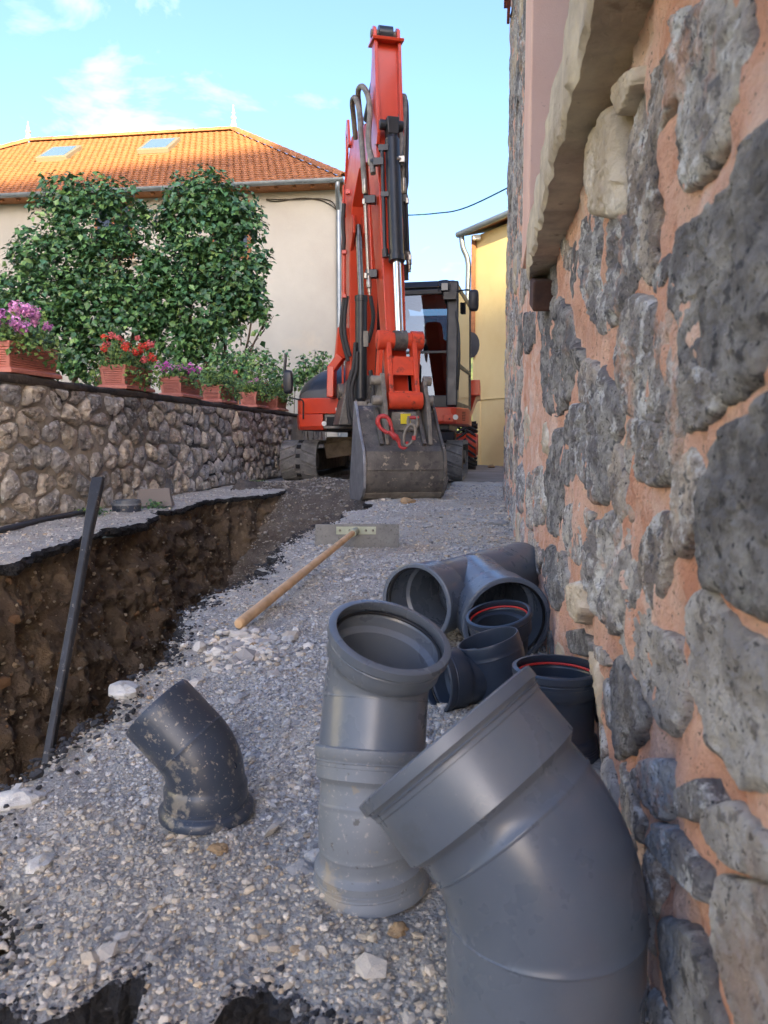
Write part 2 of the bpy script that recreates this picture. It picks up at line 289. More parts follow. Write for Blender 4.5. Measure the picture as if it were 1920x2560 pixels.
def jag(t, sd): t = np.asarray(t, float); P = np.stack([t, t*0+sd, t*0], -1); return fbm(P, 9, 5, sd, .6)
def xr(Y): return _xr(Y)+.028*jag(Y, 3)
def xl(Y): return _xl(Y)+.030*jag(Y, 5)
def yn(X): return _yn(X)+.015*jag(np.asarray(X)*4, 8)
def gz(X, Y):
    P = np.stack([X, Y, X*0], -1); return .012*fbm(P, 3., 3, 21)+.006*fbm(P, 16., 3, 22)+.0025*fbm(P, 70., 2, 23)
WALLX = .150
ysp = np.concatenate([np.arange(.56, 1.4, .007), 1.4*np.exp(np.linspace(.008, math.log(9/1.4), 250))])
ysp[-1] = 9.0
def right_ground():
    sx = np.linspace(0, 1, 150)**1.0
    Yb = np.repeat(ysp[:, None], len(sx), 1); X = xr(ysp)[:, None]*(1-sx)+.32*sx
    Y = Yb+(yn(X)-.56)*np.exp(-(Yb-.56)/.12)
    Z = gz(X, Y)
    edge = np.clip((X-xr(ysp)[:, None])/.05, 0, 1); Z -= (1-edge)**2*.012
    return np.stack([X, Y, Z], -1)
GR = right_ground()
o = build('gravel_strip', MB().grid(GR), M['ground'], None, 180); tag(o, kind='structure')
def left_ground():
    ys = np.linspace(.8, 9, 360); sx = np.linspace(0, 1, 46); x1 = xl(ys)[:, None]; X = -2.95*(1-sx)+x1*sx
    Y = np.repeat(ys[:, None], len(sx), 1); Z = gz(X, Y)-.01*np.clip(1-(x1-X)/.05, 0, 1)**2
    return np.stack([X, Y, Z], -1)
GL = left_ground()
o = build('trench_bench', MB().grid(GL), M['ground'], None, 180); tag(o, kind='structure')
_zf = interp([(.3, -1.05), (5.7, -1.02), (6.1, -.92), (6.5, -.62), (6.9, -.24), (7.2, -.02), (7.6, .09), (8.0, .07), (9, -.02), (9.6, -.03)])
def zf(X, Y):
    P = np.stack([X, Y, X*0], -1)
    return _zf(Y)+.05*fbm(P, 1.6, 3, 31)+.02*fbm(P, 12, 4, 32)-.10*np.clip((X+1.05)/.3, 0, 1)*(Y < 6.2)-.05*np.clip((-1.7-X)/.3, 0, 1)
def floor_():
    xs = np.linspace(-2.55, -.40, 90); ys = np.linspace(.3, 9.6, 300); X, Y = np.meshgrid(xs, ys); return np.stack([X, Y, zf(X, Y)], -1)
o = build('trench_floor', MB().grid(floor_()), M['fill'], None, 180); tag(o, kind='structure')
def side(edge, sgn, name, ys, slope, deep):
    nd = 64; d = np.linspace(0, 1, nd); Yg = np.repeat(ys[:, None], nd, 1); D = np.repeat(d[None], len(ys), 0)*deep
    base = edge(ys)[:, None]
    P = np.stack([base*0+sgn*3+D*0, Yg, D*1.], -1)
    n = .07*fbm(P, 2.2, 3, 41)+.030*fbm(P, 9, 3, 42, .6)+.020*fbm(P, 28, 4, 43, .65)
    X = base - sgn*(.055*np.clip(D/.06, 0, 1)) + sgn*slope*D + sgn*n*np.clip(D/.12, 0, 1)
    Z = -.042-D*1.+.012*fbm(P, 8, 2, 44)*np.clip(1-D/.1, 0, 1)
    return np.stack([X, Yg, Z], -1)
TWL = side(xl, 1, 'l', np.linspace(.8, 9.0, 440), .16, 1.15)
o = build('trench_bank', MB().grid(TWL), M['earth'], None, 180); tag(o, kind='structure')
TWR = side(xr, -1, 'r', np.linspace(.5, 9.0, 370), .22, 1.15)
o = build('trench_bank', MB().grid(TWR), M['earth'], None, 180); tag(o, kind='structure')
def crust(pts, nrm, name):         # broken asphalt layer showing at the edge
    pts = np.asarray(pts); n = len(pts); K = 6; G = np.zeros((n, K, 3))
    for k in range(K):
        t = k/(K-1); jit = fbm(np.concatenate([pts[:, :2]*1., np.full((n, 1), k*.07)], 1), 45, 3, 51)
        G[:, k] = pts; G[:, k, 2] -= t*(.042+.016*fbm(pts, 6, 2, 52)); G[:, k] += nrm*((.010*jit+.010*math.sin(t*3.1))[:, None] if 0 < k else .0)
    nrm_in = G[:, -1]-nrm*.07
    G = np.concatenate([G, nrm_in[:, None]], 1)
    o = build(name, MB().grid(G), M['asphalt'], None, 40); tag(o, kind='structure')
yy = np.linspace(.8, 9, 760); xx = xl(yy); crust(np.stack([xx, yy, gz(xx, yy)-.010], -1), np.array([1., 0, 0]), 'asphalt_edge')
e0 = GR[:, 0, :]; crust(e0, np.array([-1., 0, 0]), 'asphalt_edge')
e1 = GR[0, :, :]; crust(e1, np.array([0, -1., 0]), 'asphalt_edge')
def pit():
    xs = np.linspace(-.9, .35, 90); ys = np.linspace(-.3, .72, 60); X, Y = np.meshgrid(xs, ys); P = np.stack([X, Y, X*0], -1)
    return np.stack([X, Y, -.16+.03*fbm(P, 5, 4, 61)+.012*fbm(P, 30, 3, 62)-.25*np.clip((-X-.45)/.3, 0, 1)], -1)
o = build('pit_floor', MB().grid(pit()), M['fill'], None, 180); tag(o, kind='structure')
# far ground
mb = MB()
def rect(x0, x1, y0, y1, z): mb.add([(x0, y0, z), (x1, y0, z), (x1, y1, z), (x0, y1, z)], [(0, 1, 2, 3)])
rect(-900, 900, 20, 1500, -.02); rect(-900, -2.9, -400, 20, -.02); rect(8.0, 900, -400, 20, -.02)
rect(-2.9, .2, -400, -.28, -.02)
tag(build('ground', mb, M['grassland'], None, 0), kind='structure')
xs = np.linspace(-3.0, 9, 60); ys = np.linspace(8.98, 24, 60); X, Y = np.meshgrid(xs, ys)
tag(build('street', MB().grid(np.stack([X, Y, gz(X, Y)*.6-.006], -1)), M['street'], None, 180), kind='structure')
hx = np.linspace(-260, 260, 90); hy = np.linspace(0, 1, 40); HX, HT = np.meshgrid(hx, hy)
HZ = -2+(np.sin(HT*1.57)**1.4)*(24+9*np.sin(HX*.018+1.2)+5*np.sin(HX*.05))+1.2*fbm(np.stack([HX, HT*120, HX*0], -1), .06, 4, 71)
tag(build('hill', MB().grid(np.stack([HX, 95+HT*130, HZ], -1)), M['hill'], None, 180), kind='structure')
# ------------------------------------------------------------------ loose gravel as real stones
PHI = (1+5**.5)/2
ICO_V = np.array([(-1, PHI, 0), (1, PHI, 0), (-1, -PHI, 0), (1, -PHI, 0), (0, -1, PHI), (0, 1, PHI), (0, -1, -PHI), (0, 1, -PHI), (PHI, 0, -1), (PHI, 0, 1), (-PHI, 0, -1), (-PHI, 0, 1)])/math.sqrt(1+PHI*PHI)
ICO_F = np.array([(0, 11, 5), (0, 5, 1), (0, 1, 7), (0, 7, 10), (0, 10, 11), (1, 5, 9), (5, 11, 4), (11, 10, 2), (10, 7, 6), (7, 1, 8), (3, 9, 4), (3, 4, 2), (3, 2, 6), (3, 6, 8), (3, 8, 9), (4, 9, 5), (2, 4, 11), (6, 2, 10), (8, 6, 7), (9, 8, 1)])
def randrot(n):
    q = rng.normal(size=(n, 4)); q /= np.linalg.norm(q, axis=1)[:, None]; a, b, c, d = q.T
    return np.stack([np.stack([1-2*(c*c+d*d), 2*(b*c-a*d), 2*(b*d+a*c)], -1), np.stack([2*(b*c+a*d), 1-2*(b*b+d*d), 2*(c*d-a*b)], -1), np.stack([2*(b*d-a*c), 2*(c*d+a*b), 1-2*(b*b+c*c)], -1)], -2)
def pebbles(name, pos, size, cols, mat=None, flat=.62, parent=None):
    n = len(pos); V = ICO_V[None]*(1+rng.uniform(-.30, .30, (n, 12, 1)))
    V = V*rng.uniform(.55, 1.25, (n, 1, 3)); V = np.einsum('nij,nkj->nki', randrot(n), V); V[..., 2] *= flat
    V = V*size[:, None, None]*.5+pos[:, None, :]
    T = (ICO_F[None]+(np.arange(n)*12)[:, None, None]).reshape(-1, 3)
    return fast(name, V.reshape(-1, 3), T, mat or M['stones'], parent, np.repeat(cols, 12, 0))
GREYS = np.array([s(*c)[:3] for c in ((190, 187, 182), (172, 170, 167), (196, 191, 184), (150, 148, 147), (204, 199, 191), (182, 173, 160), (196, 184, 165), (128, 127, 128), (202, 194, 184), (182, 163, 138))])
def gcols(n, warm): 
    p = np.array([.2, .19, .11, .13, .02, .12, .09, .07, .05, .02]); i = rng.choice(10, n, p=p/p.sum()); c = GREYS[i]*rng.uniform(.8, 1.15, (n, 1))
    return c*(1+np.outer(warm, [.06, 0, -.10]))
def scatter_right(n, y0, y1, sz0, sz1, sig=.45):
    t = rng.uniform(0, 1, n); Y = y0+(y1-y0)*t; X = xr(Y)+(.16-xr(Y))*rng.uniform(0, 1, n)**.9
    k = Y > yn(X)+.002; X, Y = X[k], Y[k]; P = np.stack([X, Y, X*0], -1); pat = fbm(P, 2.6, 3, 81)
    dens = np.clip(.58-.75*pat+.5*np.clip((X+.1)/.2, -1, 1)+.3*np.clip((Y-1.2)/1.5, 0, 1), .40, 1); k = rng.uniform(0, 1, len(X)) < dens; X, Y, pat = X[k], Y[k], pat[k]
    sz = np.clip(np.exp(rng.normal(math.log((sz0*sz1)**.5), sig, len(X))), sz0*.5, sz1*2.2)
    return np.stack([X, Y, gz(X, Y)+sz*.14], -1), sz, gcols(len(X), np.clip(pat*2, -.5, 1))
A = [scatter_right(78000, .54, 1.5, .0026, .0066), scatter_right(700, .58, 1.5, .008, .012, .3), scatter_right(24000, 1.5, 2.6, .004, .0095), scatter_right(14000, 2.6, 4.6, .006, .012), scatter_right(7000, 4.6, 8.5, .008, .016), scatter_right(160, .6, 3.0, .012, .02, .4)]
tag(pebbles('gravel', *[np.concatenate([a[i] for a in A]) for i in range(3)]), 'loose grey gravel and stone chips covering the strip between trench and wall', 'gravel', kind='stuff')
# bench gravel and stones in the banks
n = 5000; Y = rng.uniform(1.2, 9, n); X = -2.75+(xl(Y)+2.75)*rng.uniform(0, 1, n); sz = rng.lognormal(math.log(.011), .4, n)
P1 = np.stack([X, Y, gz(X, Y)+.002], -1); C1 = gcols(n, np.zeros(n))*1.05
def bankpts(G, n, push):
    i = rng.integers(0, G.shape[0]-1, n); j = rng.integers(1, G.shape[1]-1, n); a, b = rng.uniform(0, 1, (2, n, 1)); return G[i, j]*(1-a)+G[i+1, j]*a+np.array([push, 0, 0])
n2 = 5200; P2 = bankpts(TWL, n2, .004); sz2 = rng.lognormal(math.log(.011), .55, n2); c2 = np.array([s(120, 104, 84)[:3], s(142, 128, 108)[:3], s(96, 82, 66)[:3], s(160, 150, 134)[:3], s(110, 82, 56)[:3]])[rng.integers(0, 5, n2)]*rng.uniform(.6, 1.05, (n2, 1))
tag(pebbles('bank_stones', P2, sz2, c2, flat=.9), 'brown stones sticking out of the earth bank of the trench', 'stones', kind='stuff')
n3 = 9000; Y = rng.uniform(3.0, 8.6, n3); X = rng.uniform(-2.3, -.75, n3); P3 = np.stack([X, Y, zf(X, Y)+.003], -1); sz3 = rng.lognormal(math.log(.017), .45, n3); c3 = gcols(n3, np.full(n3, .6))*.58
tag(pebbles('fill_stones', P3, sz3, c3), 'dark loose rubble heaped at the far end of the trench', 'rubble', kind='stuff')
tag(pebbles('bench_gravel', P1, sz, C1), 'pale gravel along the foot of the field stone wall', 'gravel', kind='stuff')
n4 = 1500; Y = rng.uniform(.6, 4.5, n4)**1.0; off = np.abs(rng.normal(0, .035, n4)); X = xr(Y)+off-.015; P4 = np.stack([X, Y, gz(X, Y)+.004], -1); sz4 = rng.lognormal(math.log(.0075), .4, n4); c4 = np.array([.02, .02, .022])*rng.uniform(.6, 2.6, (n4, 1))
k = Y > yn(X); nb = 700; Xb = rng.uniform(-.6, .1, nb); Yb = yn(Xb)+np.abs(rng.normal(0, .012, nb))-.004
P4 = np.concatenate([P4[k], np.stack([Xb, Yb, gz(Xb, Yb)+.001], -1)]); sz4 = np.concatenate([sz4[k], rng.lognormal(math.log(.0045), .4, nb)]); c4 = np.concatenate([c4[k], np.array([.02, .02, .022])*rng.uniform(.6, 4, (nb, 1))])
tag(pebbles('asphalt_crumbs', P4, sz4, c4), 'black asphalt crumbs along the broken edges of the paving', 'crumbs', kind='stuff')
# ------------------------------------------------------------------ stones in walls
def outline(poly, n, seed, jit=.05, it=2):
    P = np.array(poly, float)
    for q_ in (.88, .80)[:it]: Q = np.roll(P, -1, 0); P = np.stack([P*q_+Q*(1-q_), P*(1-q_)+Q*q_], 1).reshape(-1, 2)
    L_ = np.linalg.norm(np.roll(P, -1, 0)-P, axis=1); cum = np.concatenate([[0], np.cumsum(L_)]); t = np.linspace(0, cum[-1], n, endpoint=False); PP = np.vstack([P, P[:1]])
    O = np.stack([np.interp(t, cum, PP[:, 0]), np.interp(t, cum, PP[:, 1])], -1); c = O.mean(0); size = math.sqrt(max(abs(np.sum(O[:, 0]*np.roll(O[:, 1], -1)-O[:, 1]*np.roll(O[:, 0], -1)))/2, 1e-6))
    k = fbm(np.concatenate([(O-c)/size*2.2, np.full((n, 1), seed*3.7)], 1), 1.6, 5, 5, .62); return c+(O-c)*(1+jit*k)[:, None], c, size
def wall_stone(name, poly, depth, place, mat, parent, seed, n=44, rings=9, rough=.16, sink=.02, flatten=.55, edge=3.2, jit=.07):
    O, c, size = outline(poly, n, seed, jit); ks = np.concatenate([[1.03, 1.0], 1-np.linspace(0, 1, rings)[1:-1]**1.5])
    hs = np.concatenate([[-1.0, 0.0], (1-(ks[2:])**edge)**flatten]); V = []
    for k, h in zip(ks, hs):
        q = c+(O-c)*k; nn = np.concatenate([q/size, np.full((n, 1), seed*1.37)], 1)
        d = fbm(nn, 1.5, 2, 9)*.35-np.abs(fbm(nn, 2.6, 5, 17, .62))*.6-np.abs(fbm(nn*np.array([1, 2.2, 1]), 6, 4, 19, .6))*.42+.3
        hh = np.full(n, -sink) if h < 0 else depth*h+d*size*rough*min(1, h*1.6)
        V.append(np.concatenate([q, hh[:, None]], 1))
    V.append(np.array([[c[0], c[1], depth+float(fbm(np.array([[c[0]/size, c[1]/size, seed*1.37]]), 1.7, 3, 9)[0])*.55*size*rough]]))
    V = np.concatenate(V); m = len(ks); fs = [(i*n+a, i*n+(a+1) % n, (i+1)*n+(a+1) % n, (i+1)*n+a) for i in range(m-1) for a in range(n)]+[((m-1)*n+a, (m-1)*n+(a+1) % n, m*n) for a in range(n)]
    w = [place(*p) for p in V]; mb = MB()
    mb.add(w, fs); return build(name, mb, mat, parent, 50)
# ---- the house wall on the right (mortar, stones, sill, window)
hb = thing('stone_house', (2.5, 3, 0), 'stone house wall of grey rubble set in pink mortar at the right', 'house')
def wx(Y, Z): return WALLX+.034*np.exp(-((np.asarray(Y)-1.2)/.22)**2-(np.maximum(np.asarray(Z)-.05, 0)/.16)**2)
def mortar_grid(y0, y1, z0, z1, st, hole=None):
    ys = np.linspace(y0, y1, max(2, int((y1-y0)/st)+1)); zs = np.linspace(z0, z1, max(2, int((z1-z0)/st)+1)); Yg, Zg = np.meshgrid(ys, zs); P = np.stack([Yg*0, Yg, Zg], -1)
    X = wx(Yg, Zg)-.001-.006*fbm(P, 5, 3, 91)-.006*fbm(P, 26, 5, 92, .65); return np.stack([X, Yg, Zg], -1)
mb = MB(); mb.grid(mortar_grid(-.4, 3.0, -.25, .97, .012)); build('mortar', mb, M['mortar'], hb, 180)
mb = MB(); mb.grid(mortar_grid(2.06, 6.85, .97, 5.0, .05)); mb.grid(mortar_grid(3.0, 6.85, -.25, .97, .03)); mb.grid(mortar_grid(-.4, .68, .97, 5.0, .05)); mb.grid(mortar_grid(.68, 2.06, 2.3, 5.0, .08)); build('mortar', mb, M['mortar'], hb, 180)
mb = MB(); mb.add([(.15, 6.85, -.2), (8, 6.85, -.2), (8, 6.85, 5.0), (.15, 6.85, 5.0)], [(0, 1, 2, 3)]); mb.add([(.05, -.4, 5.0), (8, -.4, 5.0), (8, 6.85, 5.0), (.05, 6.85, 5.0)], [(0, 1, 2, 3)])
mb.add([(8, -.4, -.2), (8, 6.85, -.2), (8, 6.85, 5.0), (8, -.4, 5.0)], [(0, 1, 2, 3)]); mb.add([(.16, -.4, -.2), (8, -.4, -.2), (8, -.4, 5.0), (.16, -.4, 5.0)], [(0, 1, 2, 3)]); build('wall', mb, M['oldwall'], hb, 0)
C8 = lambda p: ((1200+p[0]/2.2125)/1.15732, (p[1]/2.2125)/1.15732)
C2 = lambda p: ((1200+p[0]/2.2125)/1.15732, (900+p[1]/2.2125)/1.15732)
C7 = lambda p: ((760+p[0]/1.43)/1.15732, (1660+p[1]/1.43)/1.15732)
TR = [
 (C8, 0, [(1010, 130), (1240, 10), (1400, -60), (1390, 200), (1370, 420), (1290, 780), (1180, 930), (1070, 1010), (1040, 880), (1050, 560), (1060, 300)]),
 (C8, 0, [(1000, 300), (1040, 330), (1030, 560), (960, 800), (930, 1100), (900, 1400), (880, 1500), (820, 1380), (810, 1100), (800, 850), (830, 640), (900, 480)]),
 (C8, 1, [(740, 620), (790, 660), (785, 860), (795, 1100), (770, 1180), (660, 1170), (625, 1000), (620, 850), (660, 740)]),
 (C8, 1, [(770, 480), (890, 370), (890, 460), (810, 640), (775, 560)]),
 (C8, 0, [(610, 1120), (700, 1200), (800, 1210), (815, 1480), (775, 1680), (640, 1820), (570, 1700), (530, 1480), (540, 1280)]),
 (C8, 2, [(1500, 700), (1535, 780), (1490, 1050), (1470, 1280), (1520, 1480), (1510, 1800), (1430, 2050), (1320, 2150), (1100, 2160), (1090, 1750), (1030, 1680), (1045, 1450), (1070, 1280), (1180, 1200), (1290, 1080), (1370, 900)]),
 (C8, 0, [(740, 1800), (800, 1650), (880, 1680), (920, 1760), (1000, 1720), (1030, 1900), (1040, 2200), (1060, 2400), (950, 2330), (760, 2260), (735, 2150), (725, 1950)]),
 (C2, 0, [(790, 330), (950, 370), (1055, 440), (1050, 560), (1010, 660), (900, 690), (800, 620), (780, 480)]),
 (C8, 2, [(330, 1660), (430, 1680), (470, 1750), (480, 1880), (520, 1960), (500, 2120), (470, 2190), (380, 2270), (330, 2200), (330, 1900)]),
 (C8, 2, [(235, 1740), (290, 1730), (310, 1800), (290, 1900), (240, 1960)]),
 (C8, 0, [(430, 1290), (480, 1380), (490, 1500), (440, 1480)]), (C8, 2, [(345, 1480), (390, 1450), (400, 1640), (350, 1600)]),
 (C8, 0, [(915, 1530), (1000, 1390), (1020, 1470), (960, 1600), (925, 1620)]),
 (C8, 0, [(560, 1990), (620, 2020), (640, 2100), (600, 2240), (540, 2212), (530, 2090)]),
 (C2, 0, [(500, 260), (560, 240), (610, 160), (640, 60), (700, 180), (720, 330), (680, 480), (660, 740), (600, 750), (520, 560), (460, 420)]),
 (C2, 0, [(700, 460), (740, 530), (760, 660), (800, 880), (720, 890), (690, 700), (675, 560)]),
 (C2, 2, [(1250, 420), (1420, 340), (1500, 240), (1660, 130), (1720, 1380), (1440, 1360), (1300, 1250), (1210, 1230), (1185, 1000), (1190, 800), (1220, 600)]),
 (C2, 0, [(1075, 40), (1130, 10), (1310, 120), (1280, 250), (1200, 370), (1110, 390), (1065, 200)]),
 (C2, 0, [(1040, 600), (1140, 490), (1170, 640), (1160, 860), (1100, 1000), (1050, 1080), (1025, 900)]),
 (C2, 0, [(600, 920), (700, 860), (800, 960), (820, 1100), (820, 1330), (740, 1470), (690, 1480), (600, 1370), (555, 1200), (560, 1040)]),
 (C2, 0, [(860, 1000), (930, 860), (1005, 880), (1005, 1000), (960, 1340), (920, 1370), (835, 1200)]),
 (C2, 0, [(450, 830), (520, 780), (580, 860), (550, 1000), (520, 1130), (460, 1060), (440, 940)]),
 (C2, 1, [(480, 1250), (545, 1230), (540, 1380), (520, 1460), (470, 1390)]),
 (C2, 3, [(760, 1400), (880, 1390), (910, 1460), (1000, 1560), (1030, 1750), (1000, 2040), (910, 1950), (840, 1790), (750, 1620), (730, 1530)]),
 (C2, 3, [(1105, 1340), (1200, 1310), (1300, 1440), (1450, 1600), (1640, 1700), (1640, 2400), (1340, 2300), (1210, 2100), (1120, 1750), (1095, 1500)]),
 (C2, 2, [(690, 1700), (740, 1650), (820, 1810), (870, 1950), (800, 2150), (720, 2200), (690, 2000)]),
 (C2, 3, [(390, 1070), (430, 1060), (450, 1200), (440, 1270), (400, 1200)]), (C2, 0, [(260, 940), (300, 1000), (330, 1100), (300, 1190), (260, 1100)]),
 (C2, 2, [(350, 600), (400, 400), (440, 420), (450, 560), (430, 820), (420, 950), (370, 930), (350, 800)]),
 (C2, 0, [(255, 640), (330, 600), (345, 800), (330, 900), (265, 920), (245, 800)]),
 (C2, 2, [(460, 480), (505, 600), (500, 690), (455, 690)]), (C2, 2, [(330, 1060), (380, 1030), (430, 1290), (400, 1380), (340, 1250)]),
 (C7, 0, [(1180, 345), (1270, 345), (1290, 470), (1240, 555), (1180, 480), (1150, 400)]), (C7, 0, [(1305, 450), (1390, 410), (1410, 510), (1375, 560), (1315, 540)]),
 (C7, 3, [(1395, 530), (1480, 490), (1590, 600), (1680, 700), (1640, 775), (1480, 720), (1405, 620)]),
 (C7, 3, [(1440, 770), (1560, 800), (1720, 860), (1720, 1320), (1520, 1320), (1430, 1000)]),
 (C7, 0, [(1245, 570), (1330, 610), (1385, 720), (1400, 850), (1300, 750), (1205, 640)]),
 (C7, 2, [(1255, 910), (1370, 970), (1410, 1100), (1440, 1320), (1330, 1320), (1265, 1100)]),
 (C7, 0, [(1120, 350), (1160, 460), (1190, 560), (1180, 640), (1130, 540)]),
 (C2, 2, [(440, 1500), (500, 1490), (540, 1580), (530, 1640), (450, 1620)]), (C2, 0, [(560, 1580), (640, 1600), (680, 1680), (640, 1690), (560, 1640)]),
]
WPL = lambda a, b, h: (float(wx(a, b))-h, a, b)
M['wdark'] = mk('dark_wall_stone', s(170, 166, 161), s(116, 113, 112), 14, .92, bump=.016, bsc=120, bdet=12, lo=.4, hi=.58, rndv=.1, spots=((s(186, 184, 180), 24, .56, .07, .6), (s(62, 61, 63), 44, .57, .05, .75), (s(40, 40, 42), 150, .61, .03, .85), (s(170, 134, 112), 10, .60, .08, .5)))
M['wlight'] = mk('light_wall_stone', s(210, 204, 195), s(164, 158, 152), 12, .92, bump=.016, bsc=120, bdet=12, lo=.4, hi=.6, rndv=.06, spots=((s(218, 214, 208), 22, .56, .08, .6), (s(104, 98, 94), 40, .57, .05, .7), (s(62, 58, 56), 150, .60, .03, .8), (s(190, 160, 138), 6, .55, .12, .55)))
occ = []; TP = []
for i, (cf, k, pl) in enumerate(TR):
    q = [atX(*cf(p), WALLX-.012) for p in pl]; poly = [(p.y, p.z) for p in q]; cy_ = sum(p[0] for p in poly)/len(poly); cz_ = sum(p[1] for p in poly)/len(poly); poly = [(cy_+(p[0]-cy_)*1.13, cz_+(p[1]-cz_)*1.13) for p in poly]
    A_ = np.array(poly); lo, hi = A_.min(0), A_.max(0); occ.append((lo, hi)); TP.append(A_); sz_ = float(np.sqrt(np.prod(hi-lo)))
    wall_stone('stone', poly, (.007 if k != 1 else .020)+.005*rnd.random(), WPL, [M['wstone'], M['wpale'], M['wdark'], M['wlight']][k], hb, i+1, n=130, rings=30, rough=.052, edge=16, flatten=.5, jit=.05)
def voronoi(pts, box, asp=1.):
    out = []; P = np.array(pts)*np.array([1, asp])
    for i, p in enumerate(P):
        d = np.linalg.norm(P-p, axis=1); nb = np.argsort(d)[1:22]; poly = [np.array(q)*np.array([1, asp]) for q in ((box[0], box[2]), (box[1], box[2]), (box[1], box[3]), (box[0], box[3]))]
        for k in nb:
            m = (P[k]+p)/2; nv = P[k]-p; new = []
            for a, b in zip(poly, poly[1:]+poly[:1]):
                da, db = (a-m).dot(nv), (b-m).dot(nv)
                if da <= 0: new.append(a)
                if da*db < 0: new.append(a+(b-a)*(da/(da-db)))
            poly = new
            if len(poly) < 3: break
        if len(poly) >= 3: out.append([(q[0], q[1]/asp) for q in poly])
    return out
def shrink(poly, g):
    A = np.array(poly); c = A.mean(0); r = np.linalg.norm(A-c, axis=1)[:, None]; return (c+(A-c)*np.maximum(.3, 1-g/np.maximum(r, 1e-4))).tolist()
def jgrid(x0, x1, y0, y1, dx, dy, jx, jy):
    pts = []; r = 0; y = y0+dy/2
    while y < y1:
        x = x0+dx*(.25+.5*(r % 2)); 
        while x < x1: pts.append((x+rnd.uniform(-jx, jx)*dx, y+rnd.uniform(-jy, jy)*dy)); x += dx*rnd.uniform(.75, 1.3)
        y += dy*rnd.uniform(.9, 1.1); r += 1
    return pts
cnt = 0
for pl in voronoi(jgrid(.85, 6.85, 0, 4.75, .40, .21, .3, .3), (.85, 6.84, .0, 4.75), 1.6):
    A_ = np.array(pl); lo, hi = A_.min(0), A_.max(0); cc = A_.mean(0)
    if (cc[0] < 2.5 and cc[1] > .84) or hi[1]-lo[1] < .05: continue
    if any((lo < b-.03).all() and (hi > a+.03).all() for a, b in occ): 
        if not all(((cc < a).any() or (cc > b).any()) for a, b in occ): continue
        pl = shrink(pl, .05)
        if any((np.array(pl).min(0) < b-.05).all() and (np.array(pl).max(0) > a+.05).all() for a, b in occ): continue
    if lo[0] < 2.46 and hi[1] > .86: pl = [(p[0], min(p[1], .86)) if cc[0] < 2.4 else (max(p[0], 2.47), p[1]) for p in pl]
    near = cc[0] < 2.6; wall_stone('stone', shrink(pl, rnd.uniform(.012, .035)), .006+.010*rnd.random(), WPL, M[rnd.choice(['wstone', 'wstone', 'wdark', 'wstone', 'wlight', 'wpale'])], hb, 100+cnt, n=56 if near else 26, rings=11 if near else 7, rough=.09, edge=7, jit=.09); cnt += 1
print('right wall stones', cnt)
def inside(p, A):
    x, y = p; c = False; j = len(A)-1
    for i in range(len(A)):
        if (A[i][1] > y) != (A[j][1] > y) and x < (A[j][0]-A[i][0])*(y-A[i][1])/(A[j][1]-A[i][1]+1e-12)+A[i][0]: c = not c
        j = i
    return c
fill_ = 0; r2 = random.Random(5)
for _ in range(9000):
    if fill_ >= 46: break
    cy, cz = r2.uniform(.36, 2.0), r2.uniform(.01, .86); sc_ = .55+.5*cy; w = r2.uniform(.045, .10)*sc_; h = r2.uniform(.03, .06)*sc_; tl = r2.uniform(-.5, .5); n_ = r2.choice((5, 6, 7)); a0 = r2.random()*6
    pl = [(cy+w*math.cos(a0+6.283*t/n_)*r2.uniform(.8, 1.1)*math.cos(tl)-h*math.sin(a0+6.283*t/n_)*math.sin(tl), cz+h*math.sin(a0+6.283*t/n_)*r2.uniform(.8, 1.1)+w*math.cos(a0+6.283*t/n_)*math.sin(tl)*.5) for t in range(n_)]
    tst = [(cy+(p[0]-cy)*f, cz+(p[1]-cz)*f) for p in pl for f in (.5, 1.18)]+[(cy, cz)]
    if any(p[1] > .885 or p[1] < -.02 for p in tst) or any(inside(p, A) for p in tst for A in TP): continue
    TP.append(np.array(pl)); fill_ += 1
    wall_stone('stone', pl, .006+.006*r2.random(), WPL, M[r2.choice(['wstone', 'wstone', 'wdark', 'wlight', 'wpale'])], hb, 700+fill_, n=52, rings=12, rough=.07, edge=8, jit=.07)
# sill slab, jagged front
mb = MB(); ys = np.linspace(.62, 2.0, 150); fr = .088+.004*fbm(np.stack([ys, ys*0, ys*0], -1), 22, 4, 101); zb = .902+.004*fbm(np.stack([ys, ys*0+4, ys*0], -1), 25, 3, 102); zt = 1.008+.002*fbm(np.stack([ys, ys*0+9, ys*0], -1), 12, 2, 103)
secs = []
for i, y in enumerate(ys):
    f = [fr[i]+.003*float(v) for v in fbm(np.array([[y, .1*k, 3.] for k in range(5)]), 40, 3, 104)]
    secs.append([(.30, y, zb[i]), (fr[i]+.006, y, zb[i]), (f[1], y, zb[i]+.008), (f[2], y, zb[i]+.04), (f[3], y, zb[i]+.075), (fr[i], y, zt[i]-.006), (fr[i]+.006, y, zt[i]), (.42, y, zt[i])])
mb.loft(secs); sill = build('window_sill', mb, M['sillstone'], hb, 40)
mb = MB(); mb.box((.26, 2.24, 1.70), (.33, .36, 1.36)); build('window_surround', mb, M['pink'], hb, 30, .006)
mb = MB(); mb.box((.24, .60, 1.70), (.28, .12, 1.36)); build('window_surround', mb, M['pink'], hb, 30, .006)
mb = MB(); mb.box((.43, 1.36, 1.68), (.03, 1.42, 1.32)); win = build('window', mb, M['wood'], hb, 0)
for yc in (1.03, 1.69):
    mb = MB(); mb.box((.412, yc, 1.66), (.012, .54, 1.18)); build('pane', mb, M['winglass'], win, 0)
mb = MB(); mb.box((.135, 1.93, .855), (.07, .16, .07), Matrix.Rotation(.25, 3, 'X')); build('brick', mb, mk('dark_brick', s(88, 60, 48), s(70, 50, 42), 20, .9, bump=.004, bsc=80), hb, 30, .006)
